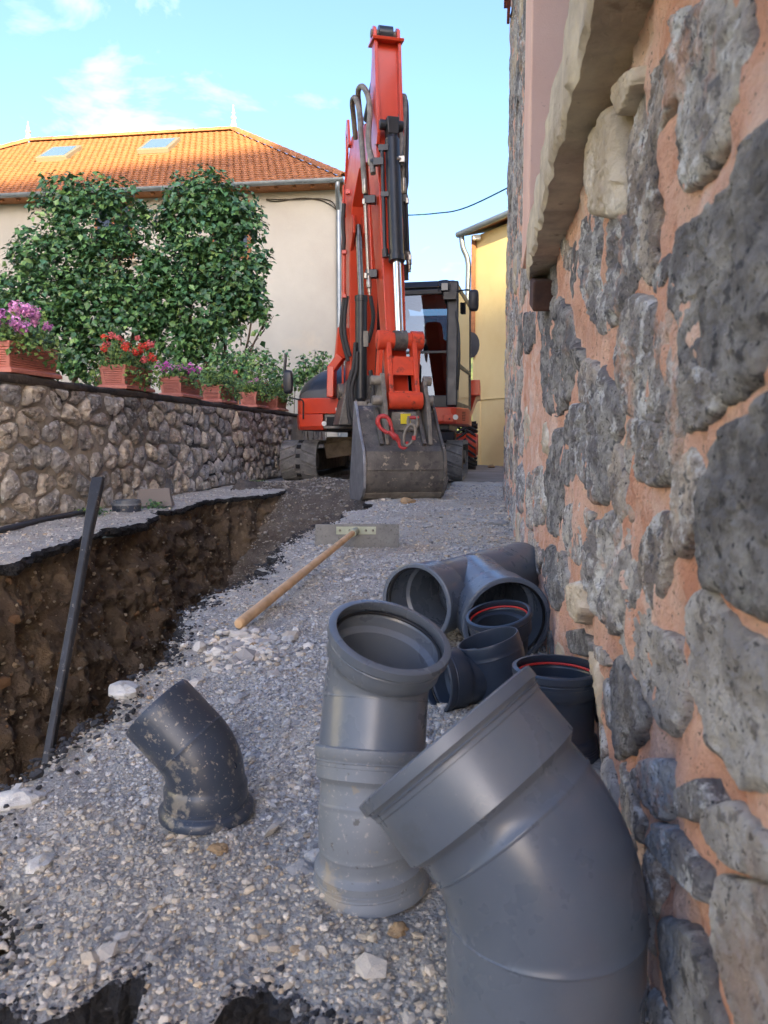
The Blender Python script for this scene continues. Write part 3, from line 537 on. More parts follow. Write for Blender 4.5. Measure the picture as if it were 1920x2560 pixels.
# timber shutter leaf opened against the wall upstairs
sh = thing('window_shutter', (.09, 6.1, 3.45), 'reddish brown shutter leaf folded back high on the stone house wall', 'shutter')
for i in range(6):
    mb = MB(); mb.box((.085, 5.05+.105*i, 4.15), (.03, .1, 1.36)); build('plank', mb, mk('shutter_paint', s(150, 84, 70), rough=.7) if i == 0 else bpy.data.materials['shutter_paint'], sh, 0, .004)
mb = MB(); mb.box((.112, 5.91, 3.7), (.022, .6, .07)); build('batten', mb, bpy.data.materials['shutter_paint'], sh, 0, .004)
mb = MB(); mb.box((.112, 5.91, 4.6), (.022, .6, .07)); build('batten', mb, bpy.data.materials['shutter_paint'], sh, 0, .004)
# ---- field stone wall on the left
fw_ = thing('field_stone_wall', (-2.95, 6.5, 0), 'low field stone garden wall with dark mortar and coping on the left', 'wall')
FX = -2.79; FY0, FY1, FZ = 1.2, 13., .84
ys = np.linspace(FY0, FY1, 330); zs = np.linspace(-.1, FZ, 34); Yg, Zg = np.meshgrid(ys, zs); P = np.stack([Yg*0, Yg, Zg], -1)
mb = MB(); mb.grid(np.stack([FX+.012*fbm(P, 6, 4, 111)+.008*fbm(P, 25, 3, 112), Yg, Zg], -1)); build('mortar', mb, M['fmortar'], fw_, 180)
mb = MB(); mb.box((FX-.20, (FY0+FY1)/2, FZ/2-.03), (.34, FY1-FY0, FZ-.04)); build('core', mb, M['fmortar'], fw_, 0)
ys = np.linspace(FY0, FY1, 200); secs = []
for i, y in enumerate(ys):
    e = FX+.022+.014*float(fbm(np.array([[y, 0, 0]]), 7, 4, 113)[0]); zz = FZ+.048+.006*float(fbm(np.array([[y, 3, 0]]), 5, 3, 114)[0])
    secs.append([(FX-.38, y, FZ), (e-.01, y, FZ-.004), (e, y, FZ+.012), (e-.002, y, zz-.012), (e-.015, y, zz), (FX-.38, y, zz+.006)])
mb = MB(); mb.loft(secs); build('coping', mb, M['coping'], fw_, 40)
LPL = lambda a, b, h: (FX+h, a, b)
cnt = 0
for pl in voronoi(jgrid(1.3, 10.6, 0, FZ, .205, .15, .42, .36), (1.3, 10.6, .0, FZ), 1.2):
    A_ = np.array(pl); cc = A_.mean(0); hh = A_[:, 1].max()-A_[:, 1].min()
    if cnt >= 298 or hh < .03: continue
    near = cc[0] < 7; wall_stone('stone', shrink(pl, rnd.uniform(.010, .028)), .018+.024*rnd.random(), LPL, M['fstone'], fw_, 400+cnt, n=34 if near else 20, rings=9 if near else 6, rough=.17, flatten=.6, edge=4.5, jit=.10); cnt += 1
print('left wall stones', cnt)
# ------------------------------------------------------------------ white house with the orange roof
HYW = 17.7; EY = 17.25; hc = at(733, 600, HYW); XW = hc.x; Xe = at(742, 384, EY).x; ze = at(742, 384, EY).z
_k = ray(505, 283); kx = _k.x/_k.y; rr_ = (Xe-EY*kx)/(1+kx); ap = at(505, 283, EY+rr_); zr = ap.z; XL = at(62, 312, EY+rr_).x
wh = thing('white_house', (-9, 20, 0), 'cream rendered house with orange tiled hip roof beyond the garden wall', 'house')
ztop = ze-.02; XB = XL-rr_+.45; YB = EY+2*rr_-.45
mb = MB(); mb.box(((XW+XB)/2, (HYW+YB)/2, ztop/2-.1), (XW-XB, YB-HYW, ztop+.2)); build('wall', mb, M['white_wall'], wh, 0)
sl = Vector((0, rr_, zr-ze)); SLEN = sl.length; sy = sl.normalized(); sn = Vector((1, 0, 0)).cross(sy)
def onroof(x, t, h=0): return Vector((x, EY, ze))+sy*t+sn*h
mb = MB(); e = -.004
A0 = [Vector((Xe, EY, ze+e)), Vector((XL-rr_, EY, ze+e)), Vector((XL-rr_, EY+2*rr_, ze+e)), Vector((Xe, EY+2*rr_, ze+e)), Vector((ap.x, EY+rr_, zr+e)), Vector((XL, EY+rr_, zr+e))]
lowp = [p-Vector((0, 0, .10)) for p in A0[:4]]
mb.add(A0+lowp, [(1, 0, 4, 5), (0, 3, 4), (3, 2, 5, 4), (2, 1, 5), (0, 1, 7, 6), (1, 2, 8, 7), (2, 3, 9, 8), (3, 0, 6, 9), (6, 7, 8, 9)]); roof = build('roof', mb, M['tile'], wh, 0)
# pantiles
TW, TLn = .168, .2; rows = int(SLEN/.158)
prof = [(-.004, .002), (.02, .008), (.05, .015), (.08, .015), (.11, .008), (.14, .002), (.168, .003)]
tv = []; 
for yy_, lift in ((-.02, .028), (.165, .0)):
    for z_ in (0, -.020): tv += [(x, yy_, h+lift+z_) for x, h in prof]
n_ = len(prof); tf = []
for k in range(n_-1): tf += [(k, k+1, 2*n_+k+1, 2*n_+k), (n_+k, 3*n_+k, 3*n_+k+1, n_+k+1), (k, n_+k, n_+k+1, k+1)]
tme = bpy.data.meshes.new('roof_tile'); tme.from_pydata(tv, [], tf); tme.materials.append(M['tile']); tme.polygons.foreach_set('use_smooth', [True]*len(tme.polygons)); tme.set_sharp_from_angle(angle=R(40))
SM = Matrix((Vector((1, 0, 0)), sy, sn)).transposed().to_4x4()
spots_ = []
for r_ in range(rows):
    t = r_*.158; x1 = Xe-t/SLEN*rr_-.02; x0 = XL-rr_+t/SLEN*rr_; x = x1-TW-(.5*TW if r_ % 2 else 0)
    while x > max(x0, -14.5): spots_.append((x-.5*TW*0, t)); x -= TW
SKY = []
for (u, v) in ((130, 337), (345, 320)):
    d = ray(u, v); o0 = Vector((0, 0, CAM_H)); q = Vector((0, EY, ze)); k = (q-o0).dot(sn)/d.dot(sn); p = o0+d*k; SKY.append((p.x, (p-q).dot(sy)))
spots_ = [q for q in spots_ if not any(abs(q[0]+.1-sx) < .43 and abs(q[1]+.1-st) < .50 for sx, st in SKY)]
spots_.sort(key=lambda q: onroof(*q).length)
rest = MB()
for i, (x, t) in enumerate(spots_):
    Mx = SM.copy(); Mx.translation = onroof(x, t, .0)+Vector((rnd.uniform(-.004, .004), 0, 0)); Mx = Mx @ Matrix.Rotation(rnd.uniform(-.012, .012), 4, 'Z')
    if i < 290: inst('roof_tile', tme, Mx, roof)
    else: rest.add([Mx @ Vector(v) for v in tv], tf)
tag(build('roof_tiles', rest, M['tile'], roof, 40), kind='stuff')
def ridge(a, b, n):
    a = Vector(a); b = Vector(b); d = (b-a)/n; x = d.normalized(); y = x.cross(Vector((0, 0, 1))).normalized(); z = y.cross(x)
    for i in range(n):
        mb = MB(); secs = []
        for t, rad in ((-.03, .105), (.5, .10), (1, .092)):
            c = a+d*(i+t); secs.append([c+y*rad*math.cos(q)+z*(rad*1.05*math.sin(q)-.01) for q in np.linspace(0, math.pi, 9)]+[c+y*(rad-.02)*math.cos(q)+z*((rad-.02)*math.sin(q)-.01) for q in np.linspace(math.pi, 0, 9)])
        mb.loft(secs); build('ridge_tile', mb, M['tile'], roof, 50)
ridge((Xe, EY, ze+.03), (ap.x, EY+rr_, zr+.03), 17); ridge((ap.x, EY+rr_, zr+.03), (XL, EY+rr_, zr+.03), int((ap.x-XL)/.36)); ridge((XL, EY+rr_, zr+.03), (XL-rr_, EY, ze+.03), 15)
for px, top in ((ap.x, 226), (XL, 262)):
    base = Vector((px, EY+rr_, zr+.08)); ht = at(505, top, EY+rr_).z-base.z if px == ap.x else at(62, top, EY+rr_).z-base.z; mb = MB()
    pr_ = [(.09, 0), (.075, .12), (.05, .28), (.04, .34), (.07, .40), (.075, .46), (.035, .52), (.03, .6), (.05, .64), (.03, .69), (.014, .8), (.008, 1.)]
    mb.tube([base+Vector((0, 0, q[1]*ht)) for q in pr_], [q[0]*1.05 for q in pr_], 14); build('finial', mb, M['sillstone'], roof, 50)
for sx, st in SKY:
    c = onroof(sx, st, .06); mb = MB(); mb.box(c, (.86, 1.0, .12), SM.to_3x3()); skl = build('skylight', mb, M['framegrey'], roof, 0, .01)
    mb = MB(); mb.box(c+sn*.062, (.66, .80, .012), SM.to_3x3()); build('pane', mb, M['skyglass'], skl, 0)
mb = MB(); secs = []
for x in (Xe+.02, XL-rr_):
    secs.append([Vector((x, EY-.075+.075*math.cos(q), ze-.035+.085*math.sin(q))) for q in np.linspace(math.pi, 2*math.pi, 10)]+[Vector((x, EY-.075+.062*math.cos(q), ze-.03+.07*math.sin(q))) for q in np.linspace(2*math.pi, math.pi, 10)])
mb.loft(secs); build('gutter', mb, M['zinc'], wh, 40)
mb = MB(); mb.tube(smoothpts([(Xe-.12, EY-.07, ze-.1), (Xe-.14, EY-.02, ze-.25), (XW+.0, HYW-.09, ze-.55), (XW, HYW-.07, ze-.9), (XW, HYW-.07, .1)], 5), .05, 12); build('downpipe', mb, M['zinc'], wh, 60)
mb = MB()
for k in range(26):
    x = Xe-.3-k*.42; mb.bar((x, EY+.03, ze-.125), (x, HYW, ze+.15), .07, .09)
build('rafters', mb, M['wood'], wh, 0)
mb = MB(); mb.tube(smoothpts([at(u, v, HYW-.03) for u, v in ((575, 432), (600, 435), (650, 428), (690, 432), (715, 443), (728, 455))], 5), .012, 6); mb.tube(smoothpts([at(u, v, HYW-.03) for u, v in ((575, 430), (640, 431), (700, 430), (725, 448), (736, 520), (741, 640), (742, 800))], 5), .011, 6); build('wall_cable', mb, M['cable'], wh, 60)
for (u, v, w_, h_) in ((248, 500, .95, 1.35), (500, 500, .95, 1.35), (515, 880, 1.0, 1.5), (250, 880, 1., 1.5)):
    c = at(u, v, HYW); mb = MB(); mb.box((c.x, HYW-.03, c.z), (w_, .08, h_)); f_ = build('window', mb, M['wood'], wh, 0, .008)
    for sgn in (-1, 1):
        mb = MB(); mb.box((c.x+sgn*w_*.23, HYW-.072, c.z), (w_*.38, .012, h_*.86)); build('pane', mb, M['winglass'], f_, 0)
    mb = MB(); mb.box((c.x, HYW-.08, c.z-h_/2-.05), (w_+.2, .2, .07)); build('sill', mb, M['sillstone'], f_, 0, .006)
# ------------------------------------------------------------------ yellow building at the back right
yb = thing('yellow_building', (1.5, 16.5, 0), 'yellow rendered building with wooden eaves at the end of the lane', 'building')
pL = Vector((-.33, 15.9, 0)); dy_ = Vector((.584, -.812, 0)); ny_ = Vector((.812, .584, 0)); zy = at(1018, 512, 15.9).z
def YQ(a, b, z): return pL+dy_*a+ny_*b+Vector((0, 0, z))
mb = MB(); mb.hexa([YQ(0, 0, -.1), YQ(7, 0, -.1), YQ(7, 6, -.1), YQ(0, 6, -.1), YQ(0, 0, zy), YQ(7, 0, zy), YQ(7, 6, zy+1.6), YQ(0, 6, zy+1.6)]); build('wall', mb, M['yellow'], yb, 0)
mb = MB(); mb.hexa([YQ(-.20, -.20, zy+.02), YQ(7.2, -.20, zy+.02), YQ(7.2, 6, zy+1.68), YQ(-.2, 6, zy+1.68), YQ(-.20, -.20, zy+.13), YQ(7.2, -.20, zy+.13), YQ(7.2, 6, zy+1.8), YQ(-.2, 6, zy+1.8)]); yr = build('roof', mb, M['wood'], yb, 0, .01)
mb = MB(); mb.tube([YQ(-.22, -.25, zy+.06), YQ(7.2, -.25, zy+.06)], .06, 10); build('gutter', mb, M['zinc'], yb, 60)
mb = MB(); mb.tube(smoothpts([YQ(-.16, -.20, zy+.04), YQ(-.14, -.17, zy-.2), YQ(-.10, -.07, zy-.5), YQ(-.10, -.07, zy-1.2), YQ(-.10, -.07, .1)], 5), .055, 12); build('downpipe', mb, M['zinc'], yb, 60)
mb = MB(); mb.bar(YQ(.06, -.05, zy-2.4), YQ(.06, -.05, zy), .09, .08); build('timber_post', mb, M['wood'], yb, 0, .006)
mb = MB(); mb.box(YQ(.24, -.1, zy-.08), (.16, .12, .09)); build('wall_lamp', mb, M['sticker'], yb, 0, .01)
mb = MB(); mb.bar(YQ(.3, -.012, 1.32), YQ(4.3, -.012, 1.32), .02, .03); mb.bar(YQ(.3, -.012, -.05), YQ(.3, -.012, 1.32), .03, .02); build('panel_moulding', mb, M['yellow'], yb, 0, .004)
# ------------------------------------------------------------------ tall unseen house behind the camera, outlined to shade lane and half the roof
def back(u, v, Yp):
    d = ray(u, v); o0 = Vector((0, 0, CAM_H)); q = Vector((0, EY, ze)); p = o0+d*((q-o0).dot(sn)/d.dot(sn)); return p+TO_SUN*((Yp-p.y)/TO_SUN.y)
BYH = -80; b0, b1 = back(0, 398, BYH), back(665, 308, BYH); by_ = Vector((.1, 15.5, 3.1)); by_ = by_+TO_SUN*((BYH-by_.y)/TO_SUN.y); gsl = (b1.z-b0.z)/(b1.x-b0.x)
bh = thing('shade_house', (20, -86, 0), 'tall unseen gabled house behind the viewer, outlined to shade the lane and roof', 'house')
xa, xb, xc = b0.x-9, b1.x+.6, b1.x+10; zz = lambda x: b0.z+(x-b0.x)*gsl
mb = MB(); poly = [(xa, -.1), (xc, -.1), (xc, by_.z-1.), (by_.x, by_.z), (xb+.5, zz(xb)), (xb, zz(xb)), (xa, zz(xa))]
mb.prism(poly, lambda a, b: Vector((a, BYH, b)), lambda a, b: Vector((a, BYH-12, b))); build('wall', mb, M['oldwall'], bh, 0)
for i in range(5):
    for j in range(2):
        mb = MB(); mb.box((xa+2+i*3.2, BYH+.03, 2+j*3.2), (1.0, .08, 1.5)); f_ = build('window', mb, M['wood'], bh, 0); mb = MB(); mb.box((xa+2+i*3.2, BYH+.08, 2+j*3.2), (.8, .02, 1.3)); build('pane', mb, M['winglass'], f_, 0)
# ------------------------------------------------------------------ unseen house added left of the viewer to bounce sunlight onto the right wall
sh_ = thing('bounce_house', (-24, 4, 0), 'tall unseen cream house added left of the viewer to bounce sunlight', 'house')
vn_ = Vector((.80, -.60, 0)); vt_ = Vector((.60, .80, 0)); vc_ = Vector((-21, 1.0, 0))
def VQ(a, b, z): return vc_+vt_*a-vn_*b+Vector((0, 0, z))
M['cream'] = mk('cream_render', s(236, 228, 212), s(228, 218, 200), .7, .9)
mb = MB(); mb.hexa([VQ(-13, 0, -.1), VQ(11, 0, -.1), VQ(11, 9, -.1), VQ(-13, 9, -.1), VQ(-13, 0, 11.5), VQ(11, 0, 11.5), VQ(11, 9, 11.5), VQ(-13, 9, 11.5)]); build('wall', mb, M['cream'], sh_, 0)
mb = MB(); mb.prism([(-.5, 11.52), (9.5, 11.52), (4.5, 14.5)], lambda b, z: VQ(-13.4, b, z), lambda b, z: VQ(11.4, b, z)); build('roof', mb, M['tile'], sh_, 0)
for i in range(6):
    for j in range(3):
        mb = MB(); c_ = VQ(-11+i*4, -.03, 2.2+j*3.4); mb.bar(c_-Vector((0, 0, .8)), c_+Vector((0, 0, .8)), 1.0, .1, tuple(vn_)); f_ = build('window', mb, M['wood'], sh_, 0); c_ = c_+vn_*.06; mb = MB(); mb.bar(c_-Vector((0, 0, .7)), c_+Vector((0, 0, .7)), .8, .03, tuple(vn_)); build('pane', mb, M['winglass'], f_, 0)
# ------------------------------------------------------------------ foliage
LV = np.array([(0, 0, 0), (-.40, .38, .13), (0, 1, -.06), (.40, .38, .13), (0, .42, 0)]); LF = np.array([(0, 4, 1), (4, 2, 1), (0, 3, 4), (4, 3, 2)])
def leaves(name, pos, nrm, size, cols, mat, parent):
    n = len(pos); z = nrm/np.linalg.norm(nrm, axis=1)[:, None]; a = rng.normal(size=(n, 3)); a[:, 2] -= .9
    y = a-z*np.sum(a*z, 1)[:, None]; y /= np.linalg.norm(y, axis=1)[:, None]; x = np.cross(y, z)
    V = pos[:, None]+size[:, None, None]*(LV[None, :, 0, None]*x[:, None]+LV[None, :, 1, None]*y[:, None]+LV[None, :, 2, None]*z[:, None])
    T = (LF[None]+(np.arange(n)*5)[:, None, None]).reshape(-1, 3); return fast(name, V.reshape(-1, 3), T, mat, parent, np.repeat(cols, 5, 0))
def lobesample(lobes, n, shell=.45):
    C = np.array([l[0] for l in lobes]); r = np.array([l[1] for l in lobes]); p = r**2/np.sum(r**2); i = rng.choice(len(lobes), n, p=p)
    d = rng.normal(size=(n, 3)); d /= np.linalg.norm(d, axis=1)[:, None]; rad = r[i]*(shell+(1-shell)*rng.uniform(0, 1, n)**.6)*(1+.16*vn(np.concatenate([d*2.2+i[:, None]*3.1], 1)))
    P = C[i]+d*rad[:, None]; sp_ = rng.normal(size=(n, 3))*.03; return P+sp_, d, rad/r[i]
LG = np.array([s(84, 122, 70)[:3], s(68, 108, 62)[:3], s(106, 142, 78)[:3], s(54, 90, 56)[:3], s(126, 152, 86)[:3], s(74, 114, 80)[:3]])
def lilac(name, loc, label, lobes_px, Y, n, stems, sz=.084):
    t = thing(name, loc, label, 'tree', 'lilac trees behind the garden wall'); k = 1.15732*Y/CAM_F
    lobes = [(np.array(at(u, v, Y+dy)), r_*k) for u, v, r_, dy in lobes_px]
    r3 = random.Random(len(lobes_px))
    for _ in range(46):
        c_, q_ = lobes[r3.randrange(len(lobes_px))]; a_ = r3.uniform(-.5, 3.6); lobes.append((c_+np.array([math.cos(a_)*q_*1.02, r3.uniform(-.4, .1)*q_, math.sin(a_)*q_*1.05]), q_*r3.uniform(.16, .30)))
    P, d, f = lobesample(lobes, n); gap = vn(P*3.1, 5); keep = (gap > -.36+.26*np.clip((1.9-P[:, 2])/1.2, 0, 1)) | (f > .97); P, d = P[keep], d[keep]; n = len(P)
    nr = d*.5+np.array([0, -.25, .75])+rng.normal(size=(n, 3))*.42
    cl = LG[rng.choice(6, n, p=[.26, .25, .12, .22, .05, .10])]*rng.uniform(.6, 1.2, (n, 1)); leaves('crown', P, nr, sz*rng.uniform(.5, 1.5, n), cl, M['leaf'], t)
    mb = MB()
    for (sx, lob) in stems:
        a = Vector((loc[0]+sx, loc[1]+rnd.uniform(-.1, .1), 0)); b = Vector(lobes[lob][0]); m1 = a.lerp(b, .35)+Vector((rnd.uniform(-.1, .1), 0, .15)); m2 = a.lerp(b, .7)+Vector((rnd.uniform(-.12, .12), 0, .05))
        mb.tube(smoothpts([a, m1, m2, b], 4), np.linspace(.035, .009, 13), 7)
        for _ in range(5):
            q = m1.lerp(b, rnd.uniform(0, .9)); mb.tube([q, q+Vector((rnd.uniform(-.35, .35), rnd.uniform(-.3, .3), rnd.uniform(.15, .45)))], [.010, .003], 5)
    build('trunk', mb, M['bark'], t, 60); return t
lilac('lilac_tree', (at(430, 780, 10.5).x, 10.5, 0), 'tall rounded dark green lilac in front of the plain house wall', [(450, 425, 62, 0), (400, 440, 52, 0), (500, 450, 55, 0), (360, 470, 34, .1), (530, 490, 45, 0), (440, 510, 85, .1), (545, 560, 36, 0), (400, 580, 80, 0), (500, 590, 75, 0), (360, 640, 60, 0), (450, 670, 85, 0), (530, 640, 45, 0), (400, 740, 62, 0), (480, 735, 55, 0), (548, 660, 30, 0), (575, 690, 15, 0), (566, 722, 12, 0), (360, 740, 50, 0)], 10.5, 13500, [(-.15, 8), (.0, 1), (.05, 5), (.2, 12), (.1, 4), (.15, 14), (.25, 15), (-.1, 9)])
lilac('lilac_tree', (at(170, 780, 10.2).x, 10.2, 0), 'broad spreading lilac at the left, behind the big planter with pink flowers', [(140, 425, 48, 0), (205, 425, 46, 0), (262, 440, 50, 0), (120, 480, 60, 0), (200, 500, 75, 0), (275, 500, 52, 0), (70, 545, 55, 0), (150, 580, 85, 0), (250, 580, 80, 0), (40, 610, 65, 0), (100, 650, 90, 0), (200, 660, 90, 0), (300, 620, 60, 0), (30, 690, 75, 0), (150, 730, 85, 0), (260, 710, 80, 0), (-40, 640, 80, 0), (60, 770, 80, 0), (-30, 740, 80, 0), (200, 780, 60, 0), (320, 680, 45, 0), (100, 460, 30, 0), (330, 600, 40, 0), (330, 560, 30, 0)], 10.2, 19500, [(-.6, 0), (-.3, 4), (0, 8), (.3, 12), (-.8, 9), (.2, 2), (.5, 15), (-.2, 7)])
def shrub(lobes_px, Y, n, label, loc, sz, cols=None):
    t = thing('garden_shrub', loc, label, 'shrub', 'shrubs behind the planters'); k = 1.15732*Y/CAM_F
    lobes = [(np.array(at(u, v, Y+rnd.uniform(-.15, .15))), r_*k) for u, v, r_ in lobes_px]; P, d, f = lobesample(lobes, n, .2); nr = d*.5+np.array([0, -.3, .6])+rng.normal(size=(n, 3))*.5
    cl = LG[rng.choice(6, n, p=[.25, .15, .25, .1, .17, .08])]*rng.uniform(.8, 1.25, (n, 1)); leaves('foliage', P, nr, sz*rng.uniform(.6, 1.3, n), cl, M['leaf'], t)
    mb = MB()
    for c, r_ in lobes: mb.tube(smoothpts([(c[0], c[1], 0.), (c[0]+rnd.uniform(-.08, .08), c[1], c[2]*.6), (c[0], c[1], c[2]+r_*.8)], 4), .006, 5)
    build('stem', mb, M['bark'], t, 60)
shrub([(470, 800, 38), (520, 790, 40), (500, 830, 40), (560, 790, 28), (450, 830, 30), (545, 830, 30)], 9.6, 1500, 'leafy bush left of the excavator mirror, behind two small planters', (at(500, 800, 9.6).x, 9.6, 0), .06)
shrub([(590, 800, 24), (575, 770, 14), (600, 830, 24), (615, 770, 9), (545, 760, 10)], 10.6, 500, 'sparse rose bush behind the far planters', (at(590, 800, 10.6).x, 10.6, 0), .06)
shrub([(660, 800, 22), (690, 790, 18), (655, 775, 10), (700, 770, 10), (672, 825, 24), (640, 820, 20), (681, 765, 6), (712, 800, 12)], 11.5, 700, 'tall rose bush with bud stems behind the black engine cover', (at(670, 800, 11.5).x, 11.5, 0), .065)
# ------------------------------------------------------------------ planters and geraniums on the wall
def planter(y0, ln, label, plabel, pcol, heads, green, wid=.2, ht=.185, spill=.05):
    z0 = FZ+.056; x1 = FX+.0; x0 = x1-wid; t = thing('planter', ((x0+x1)/2, y0+ln/2, z0), label, 'planter', 'terracotta coloured planters on the garden wall')
    def ring(z, ex): return [Vector((x0-ex, y0-ex, z)), Vector((x1+ex, y0-ex, z)), Vector((x1+ex, y0+ln+ex, z)), Vector((x0-ex, y0+ln+ex, z))]
    mb = MB(); secs = [ring(z0+.03, -.012)]; nr_ = 8; zz0 = z0+.035; dz = (ht-.075)/nr_
    for i in range(nr_):
        f = i/nr_; secs += [ring(zz0+dz*i, -.014+f*.012), ring(zz0+dz*(i+.25), -.006+f*.012), ring(zz0+dz*(i+.75), -.006+f*.012), ring(zz0+dz*(i+.99), -.014+f*.012)]
    secs.append(ring(z0+ht-.03, 0)); mb.loft(secs); build('body', mb, M['terracotta'], t, 20)
    for cx, cy in ((x1, y0), (x1, y0+ln), (x0, y0), (x0, y0+ln)):
        mb = MB(); a = 1 if cx == x1 else -1; b = -1 if cy == y0 else 1
        mb.bar((cx-a*.022, cy-b*.022, z0+.03), (cx-a*.008, cy-b*.008, z0+ht-.03), .026, .026, (1, 0, 0)); build('corner_rib', mb, M['terracotta'], t, 0, .003)
    mb = MB(); mb.loft([ring(z0, .022), ring(z0+.022, .022), ring(z0+.034, .006)]); build('base', mb, M['terracotta'], t, 20, .003)
    mb = MB(); mb.loft([ring(z0+ht-.034, .008), ring(z0+ht, .010), ring(z0+ht, -.012), ring(z0+ht-.03, -.014)]); build('rim', mb, M['terracotta'], t, 20, .002)
    mb = MB(); mb.add(ring(z0+ht-.025, -.01), [(0, 1, 2, 3)]); build('soil', mb, M['dark'], t, 0)
    c = Vector(((x0+x1)/2, y0+ln/2, z0+ht)); g = thing('geranium', (c.x, c.y, z0+ht-.03), plabel, 'geranium', 'geraniums in the wall planters')
    n = int(1150*ln/.47*green); P = np.stack([c.x+rng.normal(0, wid*.50, n), c.y+rng.uniform(-.56, .56, n)*ln, c.z-.02+np.abs(rng.normal(0, .075, n))*green**.5], -1); dr = np.abs(P[:, 0]-c.x) > wid*.5; P[dr, 2] -= rng.uniform(0, spill+.04, dr.sum())
    nr = rng.normal(size=(n, 3))*.5+np.array([.2, -.3, .8]); cl = np.array([s(92, 122, 56)[:3], s(76, 108, 52)[:3], s(118, 140, 66)[:3], s(60, 88, 46)[:3]])[rng.integers(0, 4, n)]*rng.uniform(.75, 1.2, (n, 1)); leaves('foliage', P, nr, rng.uniform(.022, .048, n), cl, M['gleaf'], g)
    mb = MB()
    for hx, hy, hz, hr, ci in heads:
        p = Vector((c.x+hx*wid, c.y+hy*ln, c.z+hz)); mb.tube([Vector((c.x+hx*wid*.4, p.y+rnd.uniform(-.02, .02), c.z-.02)), p], .0022, 5)
        m = 70; d = rng.normal(size=(m, 3)); d /= np.linalg.norm(d, axis=1)[:, None]; PP = np.array(p)+d*hr*rng.uniform(.5, 1., (m, 1)); PP[:, 2] += .3*hr
        leaves('flower_head', PP, d+rng.normal(size=(m, 3))*.3, np.full(m, hr*.62)*rng.uniform(.7, 1.2, m), np.array(pcol[ci])[None]*rng.uniform(.75, 1.25, (m, 1)), M['petal'], g)
    build('flower_stems', mb, bpy.data.materials['geranium_leaf'] if 0 else mk('stem_green', s(104, 124, 66), rough=.7) if 'stem_green' not in bpy.data.materials else bpy.data.materials['stem_green'], g, 60)['kind'] = 'stuff'
pink = [s(226, 158, 206)[:3], s(210, 138, 200)[:3]]; red = [s(220, 74, 56)[:3], s(212, 104, 104)[:3]]; mag = [s(212, 96, 186)[:3], s(226, 140, 204)[:3]]
def hd(n, sx=.6, sy=.5, z0=.05, z1=.17, r0=.024, r1=.036, k=2): return [(rnd.uniform(-sx, sx), rnd.uniform(-sy, sy), rnd.uniform(z0, z1), rnd.uniform(r0, r1), rnd.randrange(k)) for _ in range(n)]
planter(4.19, .50, 'leftmost and largest looking planter on the garden wall', 'pink geranium in the leftmost planter', pink, hd(20, .7, .55, z0=.08, z1=.20, r0=.028, r1=.044), 1.0)
planter(5.63, .47, 'second planter from the left, the one with red flowers', 'red geranium spilling over its planter in front of the lilacs', red, hd(26, .9, .62, .03, .22, .022, .036), 1.35, spill=.12)
planter(6.72, .47, 'third planter from the left, below magenta flowers', 'low magenta geranium in the third planter from the left', mag, hd(18, .7, .55, .05, .13, .026, .038), .85)
planter(7.76, .47, 'fourth planter from the left, with only green leaves', 'green geranium without flowers in the fourth planter from the left', red, hd(1), 1.1, spill=.1)
planter(9.0, .47, 'fifth planter from the left, just left of the excavator mirror', 'green geranium with one pink bloom in the fifth planter from the left', pink, hd(3), 1.4)
planter(9.95, .47, 'last planter on the wall, half hidden by the excavator', 'geranium with few red blooms nearest the excavator', red, hd(6, z1=.2), 1.5)
mb = MB(); mb.tube(smoothpts([at(860, 466, 13), at(940, 461, 13), at(1010, 447, 12), (.6, 10.5, at(1074, 428, 11).z+.15)], 8), .011, 6); tag(build('overhead_cable', mb, M['greencable'], None, 60), 'thin green cable hanging across the sky right of the boom', 'cable')
# ------------------------------------------------------------------ excavator
ex = thing('excavator', (-1.35, 10, 0), 'orange tracked excavator with black cylinders, its bucket lowered over the trench end', 'excavator')
BO, BX, BYv = R(20), -1.47, 8.645; HX_, HY_ = math.sin(BO), -math.cos(BO); NX_, NY_ = math.cos(BO), math.sin(BO)
def Q(r, z, w=0):
    if r > 1.1 and z > .8: z = float(np.interp(z, [.8, 1.42, 2.16, 3.53, 4.40, 4.62], [.8, 1.37, 2.07, 3.316, 4.14, 4.27]))
    return Vector((BX+HX_*r+NX_*w, BYv+HY_*r+NY_*w, z))
def sweep(st, inset=0):
    mb = MB(); secs = []
    for (fr, fz), (br, bz), hw in st: secs.append([Q(fr, fz, -hw), Q(fr, fz, hw), Q(br, bz, hw), Q(br, bz, -hw)])
    return mb.loft(secs)
def platew(poly, w0, w1): mb = MB(); return mb.prism(poly, lambda a, b: Q(a, b, w0), lambda a, b: Q(a, b, w1))
def P_(name, mb, mat, parent=ex, sm=35, bv=0): return build(name, mb, M[mat], parent, sm, bv)
